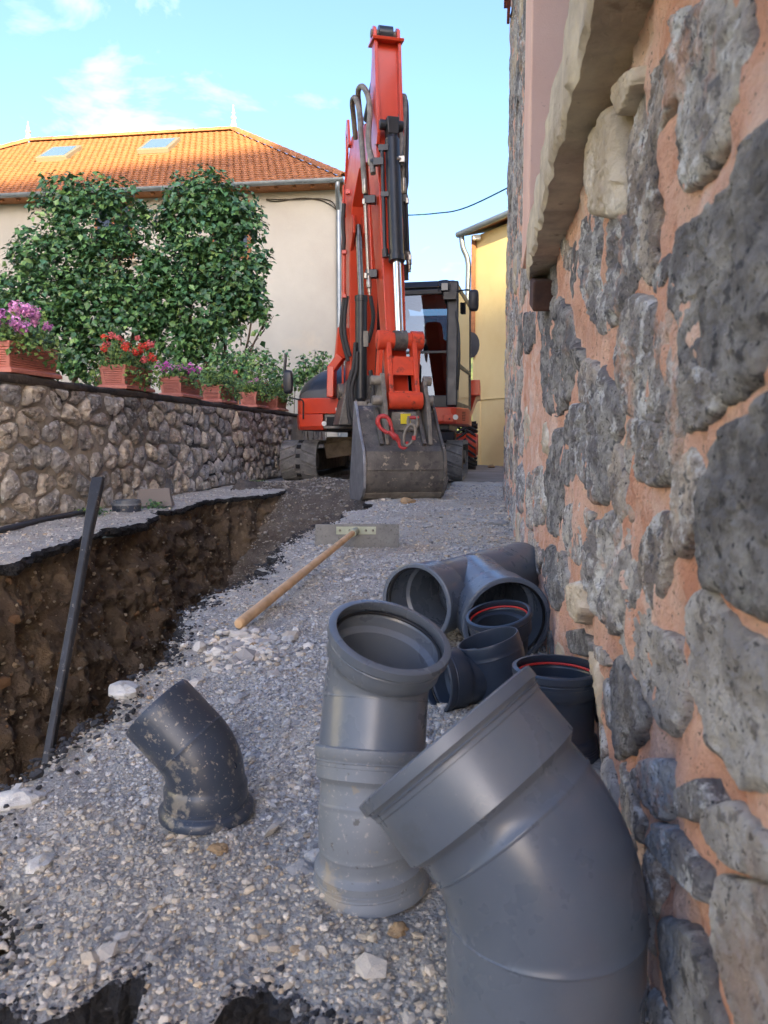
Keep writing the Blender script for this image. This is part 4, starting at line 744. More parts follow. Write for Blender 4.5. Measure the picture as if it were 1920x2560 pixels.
# tracks
def track(x0, x1, y0=8.86, y1=11.6, h=.50):
    xc = (x0+x1)/2; w = x1-x0; r = h/2; base = MB(); L_ = y1-y0-h; per = 2*L_+2*math.pi*r
    def pt(sv, off=0):
        sv %= per
        if sv < math.pi*r: a = math.pi/2+sv/r; return Vector((0, y0+r+(r+off)*math.cos(a), r+(r+off)*math.sin(a)))
        sv -= math.pi*r
        if sv < L_: return Vector((0, y0+r+sv, -off))
        sv -= L_
        if sv < math.pi*r: a = -math.pi/2+sv/r; return Vector((0, y1-r+(r+off)*math.cos(a), r+(r+off)*math.sin(a)))
        sv -= math.pi*r; return Vector((0, y1-r-sv, h+off))
    nseg = 96; G = []
    for i in range(nseg+1):
        sv = per*i/nseg; o_ = pt(sv, -.016)+Vector((xc, 0, 0)); n_ = pt(sv, -.055)+Vector((xc, 0, 0)); G.append([o_+Vector((-w/2, 0, 0)), o_+Vector((w/2, 0, 0)), n_+Vector((w/2, 0, 0)), n_+Vector((-w/2, 0, 0))])
    base.loft(G, False); tr = P_('track', base, 'rubber', ex, 40)
    nl = 46; p0, p1 = per/nl, .0
    for i in range(nl):
        for sd in (-1, 1):
            mb = MB(); secs = []
            for k in range(5):
                f = k/4; x = xc+sd*(.035+f*(w/2-.035)); sv = (i+.5*(sd > 0))*p0+f*.075*1.0; hl = p0*.42
                A_ = [pt(sv-hl, -.018), pt(sv-hl*.85, .0-.004*(f > .9)), pt(sv+hl*.85, .0-.004*(f > .9)), pt(sv+hl, -.018)]; secs.append([a+Vector((x, 0, 0)) for a in A_])
            mb.loft(secs); P_('lug', mb, 'rubber', tr, 30)
    for i in range(nl):
        c = pt((i+.5)*p0, -.010)+Vector((xc, 0, 0)); c2 = pt((i+.5)*p0+.01, -.010)+Vector((xc, 0, 0)); mb = MB(); mb.bar(c-(c2-c)*2.4, c+(c2-c)*2.4, .052, .016, (c-pt((i+.5)*p0, -.1)-Vector((xc, 0, 0)))); P_('link_slot', mb, 'vent', tr, 0)
    for yc, rad in ((y0+r, r-.075), (y1-r, r-.075)):
        mb = MB(); mb.tube([(x0+.07, yc, r), (x0+.075, yc, r), (x1-.075, yc, r), (x1-.07, yc, r)], [rad*.9, rad, rad, rad*.9], 32); wv = P_('idler', mb, 'mud', tr, 40); mb = MB(); mb.tube([(x0+.03, yc, r), (x1-.03, yc, r)], rad*.55, 24); P_('hub', mb, 'greysteel', wv, 40)
    mb = MB(); mb.box((xc, (y0+y1)/2, r), (w*.6, y1-y0-h, h*.55)); P_('track_frame', mb, 'mud', tr, 0, .02)
track(-2.47, -2.03); track(-.735, -.295)
mb = MB(); mb.box((-1.38, 10.2, .42), (1.3, 1.5, .24)); mb.bar((-2.05, 9.5, .36), (-1.55, 9.6, .44), .3, .2); mb.bar((-.72, 9.5, .36), (-1.2, 9.6, .44), .3, .2); mb.cyl((-1.38, 10.2, .5), (-1.38, 10.2, .64), .5, n=40); P_('undercarriage', mb, 'mud', ex, 35, .02)
mb = MB(); mb.box((-1.38, 11.75, .32), (2.1, .06, .36)); mb.bar((-1.9, 11.7, .3), (-1.6, 10.8, .4), .12, .12); mb.bar((-.9, 11.7, .3), (-1.1, 10.8, .4), .12, .12); P_('dozer_blade', mb, 'orange', ex, 30, .01)
# upper body
mb = MB(); mb.box((-1.32, 10.0, .66), (1.75, 2.3, .10)); P_('deck', mb, 'black', ex, 30, .02)
def hood(x0, x1, y0, y1, z0, z1, pw=2.4, nx=15):
    secs = []
    for ty in np.linspace(0, 1, 15):
        y = y0+(y1-y0)*ty; fz = min(1, .35+.65*math.sin(min(1, ty*4)*math.pi/2))
        if ty > .8: fz = .6+.4*math.cos((ty-.8)/.2*1.3)
        ins = .10*(1-min(1, ty*5))**2; c = []
        for k in range(nx+1):
            a = math.pi*(1-k/nx)*.5 if True else 0
            c.append(Vector((x1-(x1-x0-ins)*max(0, math.sin(math.pi/2*(1-k/nx)))**(2/pw), y, z0+(z1-z0)*fz*max(0, math.cos(math.pi/2*(1-k/nx)))**(2/pw))))
        c += [Vector((x1, y, z0))]; secs.append(c)
    m = MB(); m.loft(secs); return m
P_('engine_cover', hood(-2.27, -1.42, 8.72, 11.1, .985, 1.43), 'blackplastic', ex, 60)
mb = MB(); pl = [(-2.24, 8.86), (-2.16, 8.72), (-2.0, 8.665), (-1.44, 8.665), (-1.44, 9.2), (-2.0, 11.2), (-2.27, 10.6)]
def lay(z, e): return [Vector((-1.75+(x+1.75)*(1+e), y+(.0 if e == 0 else -.01), z)) for x, y in pl]
mb.loft([lay(.80, -.00), lay(.984, -.012)]); P_('side_cover', mb, 'orange', ex, 30, .012)
pl2 = [(-2.25, 8.88), (-2.18, 8.70), (-2.0, 8.655), (-1.89, 8.65), (-1.89, 9.2), (-2.0, 11.0), (-2.27, 10.6)]
mb = MB(); mb.loft([[Vector((x*.985-.03, y+.04, .615)) for x, y in pl2], [Vector((x, y, .66)) for x, y in pl2], [Vector((x, y, .797)) for x, y in pl2]]); P_('side_skirt', mb, 'orange', ex, 30, .008)
mb = MB(); mb.hexa([Vector((x, y, z)) for z in (.64, .80) for x, y in ((-1.885, 8.69), (-1.42, 8.69), (-1.42, 9.4), (-1.885, 9.4))]); stp = P_('step_housing', mb, 'bucket', ex, 30, .012)
mb = MB(); mb.box((-1.72, 8.684, .715), (.26, .02, .10)); P_('recess', mb, 'vent', stp, 0); mb = MB(); mb.box((-1.65, 8.67, .645), (.46, .06, .025)); P_('lip', mb, 'greysteel', stp, 0, .004)
for (u, v, w_, h_) in ((733, 884, .085, .032), ):
    c = at(u, v, 8.66); mb = MB(); mb.box(c, (w_, .006, h_)); P_('sticker', mb, 'sticker', ex, 0)
for (u, v) in ((700, 915),):
    c = at(u, v, 8.648); mb = MB(); mb.tube([c+Vector((0, .004, 0)), c-Vector((0, .004, 0))], .028, 20); P_('marker_oval', mb, 'sticker', ex, 40)
mb = MB(); mb.box(at(674, 908, 8.70), (.02, .008, .04)); P_('sticker', mb, 'sticker', ex, 0)
# mirrors
def mirror(cu, cv, Y, w, h, armpts, nm='mirror'):
    c = at(cu, cv, Y); mb = MB(); secs = []
    for d, k in ((-.03, .72), (-.022, .92), (0, 1.), (.014, 1.)):
        secs.append([c+Vector((math.copysign(abs(math.cos(a))**.5, math.cos(a))*w/2*k, d, math.copysign(abs(math.sin(a))**.5, math.sin(a))*h/2*k)) for a in np.linspace(0, 2*math.pi, 28, endpoint=False)])
    mb.loft(secs); m = P_(nm, mb, 'blackplastic', ex, 50); mb = MB(); mb.tube(smoothpts(armpts, 5), .009, 8); P_('mirror_arm', mb, 'black', m, 60)
mirror(622, 825, 8.55, .115, .27, [at(624, 858, 8.53), at(640, 862, 8.56), at(654, 866, 8.6), at(655, 885, 8.64), at(655, 905, 8.66)])
mb = MB(); mb.tube([at(614, 805, 8.56), at(616, 785, 8.56), at(618, 765, 8.56)], [.016, .018, .012], 8); P_('mirror_stalk', mb, 'black', ex, 60)
mirror(1023, 649, 8.62, .115, .235, [at(988, 629, 8.8), at(1000, 627, 8.7), at(1014, 627, 8.64), at(1018, 640, 8.62), at(1020, 650, 8.62)])
# ---- cab
CX0, CY = -1.28, 8.86; CF = [(-1.28, 8.86), (-.375, 8.80)]      # front face plan
def cf(u, back=0): return Vector((CX0+(-.375-CX0)*u, 8.86+(8.80-8.86)*u+back, 0))
ZB, ZT = .88, 2.30
def cpt(u, z, d=0): p = cf(u, d+.10*(z-ZB)/(ZT-ZB)); return Vector((p.x, p.y, z))
def cbar(u0, z0, u1, z1, w, t, d=0): m = MB(); return m.bar(cpt(u0, z0, d), cpt(u1, z1, d), w, t, (0, -1, 0))
cab = P_('cab_floor', (lambda m: m.hexa([cpt(0, ZB-.02), cpt(1, ZB-.02), Vector((-.25, 10.35, ZB-.02)), Vector((-1.25, 10.35, ZB-.02)), cpt(0, ZB+.06), cpt(1, ZB+.06), Vector((-.25, 10.35, ZB+.06)), Vector((-1.25, 10.35, ZB+.06))]))(MB()), 'black', ex, 30, .01)
RB = [Vector((-1.22, 10.30, 0)), Vector((-.27, 10.35, 0))]
for nm, a, b, w_ in (('front_pillar', cpt(0, ZB), cpt(0, ZT), .09), ('front_pillar', cpt(.955, ZB), cpt(.955, ZT), .13), ('rear_pillar', RB[0]+Vector((0, 0, ZB)), RB[0]+Vector((0, 0, ZT)), .1), ('rear_pillar', RB[1]+Vector((-.04, 0, ZB)), RB[1]+Vector((-.04, 0, ZT)), .08)):
    mb = MB(); mb.bar(a, b, w_, .10, (0, -1, 0)); P_(nm, mb, 'black', cab, 30, .02)
mb = MB(); mb.hexa([cpt(-.02, ZT-.06), cpt(1.0, ZT-.06), RB[1]+Vector((.02, .05, ZT-.06)), RB[0]+Vector((-.03, .05, ZT-.06)), cpt(-.01, ZT+.03, .05), cpt(.98, ZT+.03, .05), RB[1]+Vector((-.02, 0, ZT+.03)), RB[0]+Vector((0, 0, ZT+.03))]); P_('roof', mb, 'black', cab, 30, .025)
P_('header', cbar(.02, ZT-.11, .92, ZT-.11, .06, .06), 'black', cab, 30, .01)
P_('glass_divider', cbar(.02, 1.505, .92, 1.505, .03, .035), 'black', cab, 30, .006)
mb = MB(); mb.bar(cpt(.0, ZB+.06, .0), cpt(.98, ZB+.06, .0), .05, .14, (0, 0, 1)); P_('front_sill', mb, 'black', cab, 30, .01)
def pane(nm, a, b, c, d, th, par=cab): m = MB(); n_ = (b-a).cross(d-a).normalized()*th; m.hexa([a, b, c, d, a+n_, b+n_, c+n_, d+n_]); return P_(nm, m, 'glass', par, 0)
pane('windscreen', cpt(.045, 1.52), cpt(.905, 1.52), cpt(.905, ZT-.14), cpt(.045, ZT-.14), .006)
pane('lower_window', cpt(.045, ZB+.13), cpt(.905, ZB+.13), cpt(.905, 1.49), cpt(.045, 1.49), .006)
pane('rear_window', RB[0]+Vector((.06, 0, 1.3)), RB[1]+Vector((-.1, 0, 1.3)), RB[1]+Vector((-.1, 0, ZT-.15)), RB[0]+Vector((.06, 0, ZT-.15)), .006)
pane('side_window', cpt(0, ZB+.1), cpt(0, ZT-.1), RB[0]+Vector((0, 0, ZT-.1)), RB[0]+Vector((0, 0, ZB+.1)), .006)
mb = MB(); mb.bar(RB[0]+Vector((0, 0, 1.08)), RB[1]+Vector((0, 0, 1.08)), .05, .42); P_('rear_panel', mb, 'black', cab, 0, .01)
# door side (towards the right wall): frame, two panes, hinges, handle
F1 = cpt(1.0, ZB); F2 = cpt(1.0, ZT-.05); G1 = Vector((-.245, 10.3, ZB)); G2 = Vector((-.26, 10.3, ZT-.05))
dm = MB()
for a, b, w_ in ((F1, F2, .07), (G1, G2, .07), (F1+Vector((0, 0, .03)), G1+Vector((0, 0, .03)), .07), (F2, G2, .07), (F1.lerp(F2, .36), G1.lerp(G2, .36), .045)): dm.bar(a, b, w_ if abs((b-a).z) > .5 else .03, w_ if abs((b-a).z) < .5 else .03, (1, 0, 0) if abs((b-a).z) > .5 else (0, 0, 1))
door = P_('door', dm, 'black', cab, 30, .008)
M['gloss'] = mk('beige_reflection_panel', s(150, 132, 104), rough=.12, coat=.8, spec=.8)  # beige base colour paints in the yellow building's reflection on the door
pane('door_window', F1.lerp(F2, .38).lerp(G1.lerp(G2, .38), .03), F1.lerp(F2, .38).lerp(G1.lerp(G2, .38), .97), F2.lerp(G2, .97)-Vector((0, 0, .03)), F2.lerp(G2, .03)-Vector((0, 0, .03)), .006, door)
mb = MB(); a, b, c, d = F1.lerp(G1, .03)+Vector((0, 0, .06)), F1.lerp(G1, .97)+Vector((0, 0, .06)), F1.lerp(F2, .345).lerp(G1.lerp(G2, .345), .97), F1.lerp(F2, .345).lerp(G1.lerp(G2, .345), .03); nn = Vector((-.012, 0, 0)); mb.hexa([a, b, c, d, a+nn, b+nn, c+nn, d+nn]); P_('door_panel', mb, 'gloss', door, 0)
for (u, v) in ((1004, 666), (1008, 893)):
    c = at(u, v, 9.5); c.x = F1.lerp(G1, .45).x+.012; mb = MB(); mb.box(c, (.03, .10, .13)); P_('hinge', mb, 'vent', door, 0, .004)
mb = MB(); mb.tube(smoothpts([at(985, 672, 8.78), at(991, 720, 8.74), at(992, 780, 8.74), at(988, 842, 8.78)], 5), .014, 8); P_('grab_rail', mb, 'black', cab, 60)
mb = MB(); pl = [(-1.24, 8.78), (-.42, 8.70), (-.36, 8.74), (-.23, 9.1), (-.22, 10.3), (-1.24, 10.3)]
mb.loft([[Vector((x, y+.03, .68)) for x, y in pl], [Vector((x, y, .71)) for x, y in pl], [Vector((x, y, .872)) for x, y in pl]]); base_ = P_('cab_skirt', mb, 'orange', ex, 30, .012)
mb = MB(); mb.tube([at(984, 901, 8.70), at(984, 901, 8.69)], .030, 18); P_('marker_oval', mb, 'sticker', base_, 40)
mb = MB(); mb.box(at(969, 903, 8.705), (.11, .008, .085)); P_('toolbox_lid', mb, 'orange', base_, 0, .004); mb = MB(); mb.tube([at(971, 905, 8.705), at(971, 905, 8.69)], .010, 12); P_('lock', mb, 'vent', base_, 40)
mb = MB(); mb.box(at(969, 875, 8.80), (.055, .006, .075)); P_('sticker', mb, 'green', cab, 0)
mb = MB(); mb.tube([at(969, 877, 8.795), at(969, 877, 8.792)], .016, 14); P_('sticker_disc', mb, 'sticker', cab, 40)
mb = MB()
for i in range(6): mb.bar(Vector((-.30+.012*i*0, 8.905, .73+.018*i)), Vector((-.268, 8.99, .73+.018*i)), .006, .007)
P_('vent_slots', mb, 'vent', base_, 0)
# seat, console, lamp, bits seen through the glass
mb = MB(); secs = []
for z, hw, th, yo in ((1.15, .24, .14, 9.55), (1.45, .25, .13, 9.62), (1.72, .20, .10, 9.68), (1.76, .13, .09, 9.69), (1.78, .13, .1, 9.69), (1.92, .115, .09, 9.70), (1.965, .085, .06, 9.70)):
    secs.append([Vector((-.70+math.cos(a)*hw, yo+math.sin(a)*th, z)) for a in np.linspace(0, 2*math.pi, 18, endpoint=False)])
mb.loft(secs); seat = P_('seat', mb, 'seatcloth', cab, 50)
mb = MB(); mb.box((-.70, 9.35, 1.14), (.50, .5, .14)); P_('cushion', mb, 'seatcloth', seat, 30, .04)
mb = MB(); mb.box((-1.0, 9.25, 1.1), (.16, .5, .42)); mb.box((-.42, 9.3, 1.05), (.14, .5, .34)); mb.cyl((-.98, 9.05, 1.3), (-.98, 9.0, 1.5), .02); mb.cyl((-.44, 9.05, 1.22), (-.44, 9.0, 1.42), .02); P_('console', mb, 'blackplastic', cab, 30, .02)
mb = MB(); mb.tube(smoothpts([(-1.2, 9.0, 2.02), (-1.0, 9.05, 2.08), (-.8, 9.1, 2.05)], 4), [.05]*9, 10); mb.tube([(-1.02, 8.98, 1.95), (-1.02, 8.96, 1.955)], .10, 24); P_('dash_fan', mb, 'blackplastic', cab, 50)
c = at(961, 621, 8.80); wl = P_('work_light', MB().box(c, (.09, .09, .10)), 'blackplastic', cab, 0, .012)
mb = MB(); mb.box(c-Vector((0, .047, 0)), (.07, .006, .075)); P_('lens', mb, 'winglass', wl, 0)
mb = MB(); mb.tube(smoothpts([at(948, 632, 8.75), at(947, 610, 8.74), at(955, 606, 8.74), at(968, 606, 8.74), at(972, 612, 8.74), at(971, 625, 8.75)], 4), .006, 6); mb.box(at(972, 640, 8.80), (.14, .1, .08)); P_('lamp_guard', mb, 'black', wl, 50)
# ---- boom, arm, cylinders
boom = P_('boom', sweep([((.24, 1.02), (-.12, .98), .13), ((.30, 1.7), (-.10, 1.8), .155), ((.34, 2.4), (-.06, 2.6), .16), ((.46, 2.95), (.02, 3.3), .155), ((.80, 3.22), (.35, 3.70), .135), ((1.2, 3.36), (1.02, 3.58), .115), ((1.42, 3.44), (1.40, 3.66), .10)]), 'orange', ex, 30, .012)
for w0 in (-.178, .160):
    P_('edge_flange', platew([(-.13, 1.0), (-.12, 1.8), (-.08, 2.6), (0, 3.3), (.06, 3.3), (-.02, 2.6), (-.06, 1.8), (-.07, 1.0)], w0, w0+.018), 'orange', boom, 20, .004)
mb = MB(); mb.bar(Q(.06, 1.75, -.17), Q(.03, 1.42, -.20), .07, .16, (NX_, NY_, 0)); mb.bar(Q(.03, 1.44, -.20), Q(-.02, 1.30, -.30), .09, .16, (0, -1, 0)); mb.bar(Q(-.02, 1.33, -.30), Q(-.02, .98, -.31), .08, .18, (0, -1, 0)); P_('boom_foot_guard', mb, 'orange', boom, 30, .012)
mb = MB(); mb.loft([[Q(.0, z, -w_), Q(.42, z, -w_), Q(.42, z, w_), Q(.0, z, w_)] for z, w_ in ((.66, .30), (.85, .26), (1.1, .20), (1.2, .12))]); mb.cyl(Q(.1, 1.04, -.26), Q(.1, 1.04, .26), .09); mb.cyl(Q(.3, .6, 0), Q(.3, 1.1, 0), .12); P_('swing_post', mb, 'bucket', ex, 35, .015)
P_('hose_bracket', platew([(.08, 3.30), (.16, 3.62), (.14, 3.80), (.22, 3.92), (.28, 3.90), (.36, 3.62), (.30, 3.60), (.25, 3.76), (.20, 3.74), (.22, 3.58)], -.165, -.14), 'orange', boom, 20, .003)
arm = P_('arm', sweep([((1.47, 4.40), (1.34, 4.42), .105), ((1.50, 4.0), (1.26, 3.95), .115), ((1.55, 3.5), (1.17, 3.4), .12), ((1.66, 2.9), (1.30, 2.75), .11), ((1.78, 2.1), (1.5, 2.0), .10), ((1.91, 1.3), (1.72, 1.25), .09), ((2.06, .82), (1.93, .80), .085)]), 'orange', ex, 30, .010)
for w0 in (-.124, .094):
    P_('front_flange', platew([(1.40, 4.40), (1.53, 4.38), (1.58, 3.95), (1.66, 3.46), (1.62, 3.36), (1.5, 3.4)], w0, w0+.030), 'orange', arm, 20, .005)
    P_('arm_ear', platew([(1.32, 4.40), (1.50, 4.40), (1.49, 4.56), (1.44, 4.62), (1.36, 4.62), (1.32, 4.56)], w0, w0+.030), 'orange', arm, 20, .006)
mb = MB(); mb.cyl(Q(1.41, 4.53, -.065), Q(1.41, 4.53, .065), .072, n=28); P_('pin_bush', mb, 'black', arm, 40); mb = MB(); mb.cyl(Q(1.41, 4.53, -.135), Q(1.41, 4.53, .135), .035, n=20); P_('pin', mb, 'greysteel', arm, 40)
P_('arm_top_plate', platew([(1.33, 4.385), (1.56, 4.36), (1.57, 4.385), (1.33, 4.41)], -.145, .145), 'orange', arm, 20, .004)
mb = MB(); mb.cyl(Q(.62, 3.78), Q(1.08, 4.0), .058, n=20); mb.cyl(Q(1.08, 4.0), Q(1.41, 4.53), .03, n=16); P_('arm_cylinder', mb, 'black', ex, 40)
def cylinder(nm, a, b, c, r0, r1, rodm='chrome', wo=0):
    a, b, c = [Q(p[0], p[1], wo) for p in (a, b, c)]; d = (b-a).normalized(); mb = MB(); mb.tube([a, a+d*.05, a+d*.06, b-d*.06, b-d*.058, b-d*.004, b], [r0*.75, r0*.85, r0, r0, r0*1.1, r0*1.1, r0*.95], 28); o = P_(nm, mb, 'black', ex, 40)
    mb = MB(); mb.tube([b-d*.02, c], r1, 24); P_('rod', mb, rodm, o, 60); return o
bc = cylinder('bucket_cylinder', (1.70, 3.44), (1.90, 2.16), (2.02, 1.44), .066, .037)
mb = MB(); mb.loft([[Q(1.62, z, -w_), Q(1.76, z, -w_), Q(1.76, z, w_), Q(1.62, z, w_)] for z, w_ in ((3.58, .055), (3.46, .05), (3.42, .045))]); mb.cyl(Q(1.67, 3.53, -.11), Q(1.67, 3.53, .11), .045); P_('cylinder_foot', mb, 'black', bc, 35, .008)
mb = MB(); mb.tube([Q(1.74, 3.28, -.10), Q(1.86, 2.32, -.10), Q(1.875, 2.24, -.10), Q(1.885, 2.21, -.06)], .017, 10); mb.box(Q(1.74, 3.28, -.085), (.09, .05, .05)); mb.box(Q(1.80, 2.82, -.085), (.07, .05, .04)); mb.tube([Q(1.875, 2.28, -.10), Q(1.88, 2.2, -.10)], .028, 10); P_('oil_line', mb, 'black', bc, 40)
for w0 in (-.155, -.05):
    P_('cylinder_lug', platew([(.34, 2.5), (.56, 2.66), (.57, 2.8), (.5, 2.86), (.40, 2.86)], w0, w0+.025), 'orange', boom, 20, .004)
bm = cylinder('boom_cylinder', (.62, .88), (.66, 2.0), (.50, 2.75), .062, .033, 'rodgrey', -.09)
mb = MB(); mb.box(Q(.705, 1.55, -.05), (.05, .03, .16)); P_('maker_plate', mb, 'greysteel', bm, 0)
mb = MB(); mb.cyl(Q(.62, .9, -.21), Q(.62, .9, .03), .03); mb.box(Q(.62, .87, -.09), (.15, .12, .07)); P_('clevis', mb, 'greysteel', bm, 35, .006)
mb = MB(); mb.box(Q(.78, 1.38, .155), (.15, .14, .42)); P_('valve_box', mb, 'blackplastic', ex, 30, .012)
mb = MB(); mb.box(Q(.72, 1.02, .18), (.18, .12, .34)); P_('valve_cover', mb, 'bucket', ex, 30, .012)
# link, bucket ears, bucket
mb = MB(); mb.tube([Q(2.02, 1.42, w_) for w_ in (-.205, -.20, -.10, -.095, .095, .10, .20, .205)], [.075, .085, .085, .07, .07, .085, .085, .075], 28); lk = P_('link_boss', mb, 'orangeworn', ex, 40)
mb = MB(); mb.tube([Q(2.02, 1.42, -.055), Q(2.02, 1.42, .055)], .088, 28); P_('rod_eye', mb, 'bucket', lk, 40); mb = MB(); mb.tube([Q(2.02, 1.42, .2), Q(2.02, 1.42, .235)], .018, 10); P_('grease_nipple', mb, 'greysteel', lk, 40)
for sg in (-1, 1):
    P_('link_leg', platew([(2.02, 1.46), (2.10, 1.40), (2.22, .92), (2.24, .82), (2.16, .80), (2.08, .95), (1.96, 1.38)], sg*.115-.022, sg*.115+.022), 'orangeworn', lk, 20, .012)
    P_('guide_link', platew([(1.96, 1.46), (2.06, 1.46), (1.99, 1.08), (1.86, 1.04), (1.86, 1.12)], sg*.17-.018, sg*.17+.018), 'orangeworn', lk, 20, .01)
P_('link_web', platew([(2.085, 1.26), (2.115, 1.26), (2.17, 1.08), (2.14, 1.08)], -.095, .095), 'orangeworn', lk, 20, .006)
P_('link_web', platew([(2.19, .93), (2.225, .93), (2.25, .80), (2.20, .80)], -.10, .10), 'orangeworn', lk, 20, .006)
mb = MB(); mb.cyl(Q(2.20, .84, -.15), Q(2.20, .84, .15), .075, n=28); P_('link_tube', mb, 'orangeworn', lk, 40)
bu = P_('bucket_ear', platew([(1.93, .88), (2.02, .95), (2.14, 1.10), (2.19, 1.09), (2.22, .96), (2.30, .80), (2.36, .56), (2.38, .46), (1.96, .60)], -.205, -.170), 'greysteel', ex, 20, .006)
P_('bucket_ear', platew([(1.93, .88), (2.02, .95), (2.14, 1.04), (2.19, 1.03), (2.22, .94), (2.30, .80), (2.36, .56), (2.38, .46), (1.96, .60)], .170, .205), 'greysteel', bu, 20, .006)
for rr2, zz2 in ((2.20, .84), (2.14, 1.03), (1.99, .78)):
    for wa, wb_ in ((-.285, -.18), (.18, .25)):
        mb = MB(); mb.tube([Q(rr2, zz2, wa), Q(rr2, zz2, wa+.01), Q(rr2, zz2, wb_)], [.034, .042, .042], 18); P_('hinge_pin', mb, 'greysteel', bu, 40)
BW, BC = .335, -.055
shell = [(2.03, .80), (2.12, .74), (2.22, .60), (2.36, .45), (2.42, .40), (2.455, .30), (2.46, .20), (2.44, .11), (2.38, .04), (2.28, .005), (2.05, -.01), (1.80, -.005)]
n_ = len(shell); inner = []
for i, p in enumerate(shell):
    a = Vector(shell[max(i-1, 0)]); b = Vector(shell[min(i+1, n_-1)]); t_ = (b-a).normalized(); inner.append((p[0]-t_.y*-.018*-1, p[1]-t_.x*.018*-1))
inner = [(p[0]-.018*.9 if p[1] > .1 else p[0], p[1]+(.018 if p[1] <= .1 else 0)) for p in shell]
mb = MB(); secs = [[Q(a[0], a[1], BC-BW), Q(a[0], a[1], BC+BW), Q(b[0], b[1], BC+BW), Q(b[0], b[1], BC-BW)] for a, b in zip(shell, inner)]; mb.loft(secs); bk = P_('bucket', mb, 'bucket', ex, 40)
sidep = [(2.03, .84), (2.06, .84), (2.14, .75), (2.24, .61), (2.38, .47), (2.445, .41), (2.475, .30), (2.48, .20), (2.46, .10), (2.39, .03), (2.29, -.01), (1.84, -.03), (1.76, .03), (1.93, .5)]
for w0, mt in ((BC-BW-.024, 'buckside'), (BC+BW, 'bucket')): P_('side_plate', platew(sidep, w0, w0+.024), mt, bk, 20, .004)
P_('wear_strip', platew([(2.40, .055), (2.36, .012), (2.27, -.018), (2.26, -.006), (2.35, .03), (2.385, .065)], BC-BW, BC+BW), 'greysteel', bk, 20, .002)
P_('knee_plate', platew([(2.375, .452), (2.43, .405), (2.463, .30), (2.470, .25), (2.462, .25), (2.455, .30), (2.42, .40), (2.37, .445)], BC-BW+.01, BC+BW-.01), 'bucket', bk, 30, .002)
for w0 in (BC-.20, BC+.17):
    P_('hinge_rib', platew([(2.06, .80), (2.16, .78), (2.26, .64), (2.40, .47), (2.35, .45), (2.2, .6)], w0, w0+.03), 'bucket', bk, 20, .004)
mb = MB(); mb.box(Q(2.235, .66, -.01), (.22, .05, .16)); P_('label_plate', mb, 'bucket', bk, 30, .006); mb = MB(); mb.box(Q(2.275, .68, -.01), (.085, .012, .085), Matrix.Rotation(BO, 3, 'Z')); P_('sticker', mb, 'yellowst', bk, 0)
# hoses and steel lines on the arm
def hose(pts, r, mat, nm='hose'): mb = MB(); mb.tube(smoothpts(pts, 7), r, 10); return P_(nm, mb, mat, ex, 60)
Y1 = 7.25
hose([at(u, v, Y) for u, v, Y in ((806, 375, 7.0), (803, 345, 7.05), (797, 320, 7.1), (796, 290, 7.15), (799, 240, 7.2), (794, 205, 7.25), (783, 187, 7.35), (774, 196, 7.45), (776, 230, 7.6), (781, 270, 7.7))], .026, 'hose')
hose([at(u, v, Y) for u, v, Y in ((790, 420, 7.1), (786, 380, 7.15), (783, 330, 7.2), (779, 280, 7.3), (776, 240, 7.4), (768, 212, 7.5), (761, 220, 7.6), (764, 255, 7.75), (768, 300, 7.9))], .026, 'hose')
hose([at(u, v, Y) for u, v, Y in ((862, 345, 7.05), (866, 310, 7.1), (866, 260, 7.2), (865, 225, 7.3), (861, 203, 7.4), (857, 215, 7.5), (857, 250, 7.55))], .026, 'hose')
hose([at(u, v, Y) for u, v, Y in ((871, 420, 7.1), (870, 380, 7.1), (872, 330, 7.15), (872, 270, 7.2), (875, 225, 7.3), (872, 208, 7.4), (866, 225, 7.5))], .026, 'hose')
hose([at(u, v, Y) for u, v, Y in ((876, 420, 7.1), (879, 350, 7.1), (880, 280, 7.2), (879, 225, 7.3), (874, 210, 7.4))], .016, 'hosedark')
hose([at(u, v, 7.15) for u, v in ((872, 410), (868, 385), (871, 350), (876, 340), (878, 390), (874, 415))], .022, 'hosedark')
def line(a, b, Y, r, mat, nm='steel_line'): mb = MB(); mb.cyl(at(*a, Y), at(*b, Y), r, n=12); return P_(nm, mb, mat, ex, 60)
line((789, 440), (796, 590), 7.1, .017, 'steel'); line((797, 440), (804, 590), 7.13, .015, 'orange'); line((870, 425), (875, 545), 7.1, .015, 'hosedark'); line((877, 425), (882, 548), 7.12, .015, 'hosedark')
for (u, v, w_) in ((793, 432, .11), (797, 592, .11), (872, 430, .11), (878, 552, .11)):
    mb = MB(); mb.box(at(u+(6 if u < 830 else -4), v, 7.12), (w_, .07, .075)); P_('line_clamp', mb, 'black', ex, 0, .006); mb = MB(); mb.box(at(u-7 if u < 830 else u+8, v+4, 7.09), (.025, .04, .05)); P_('bolt_head', mb, 'steel', ex, 0, .004)
for (u, v) in ((796, 610), (882, 560)):
    mb = MB(); p = at(u, v-14, 7.1); q = at(u+3, v+28, 7.1); mb.tube([p, p.lerp(q, .25), p.lerp(q, .3), p.lerp(q, .6), p.lerp(q, .65), p.lerp(q, .85), p.lerp(q, .86), q], [.022, .022, .026, .026, .018, .018, .012, .012], 12); P_('coupling', mb, 'steel', ex, 40)
mb = MB(); mb.tube([at(876, 572, 7.12), at(877, 605, 7.12)], [.026, .026], 14); P_('coupling_cap', mb, 'hosedark', ex, 40)
for (u, v) in ((788, 402), (800, 340), (872, 400), (865, 340)):
    mb = MB(); p = at(u, v, 7.08); mb.tube([p+Vector((0, 0, .06)), p, p-Vector((0, 0, .05)), p-Vector((0, 0, .07))], [.022, .026, .026, .02], 10); P_('hose_fitting', mb, 'steel', ex, 40)
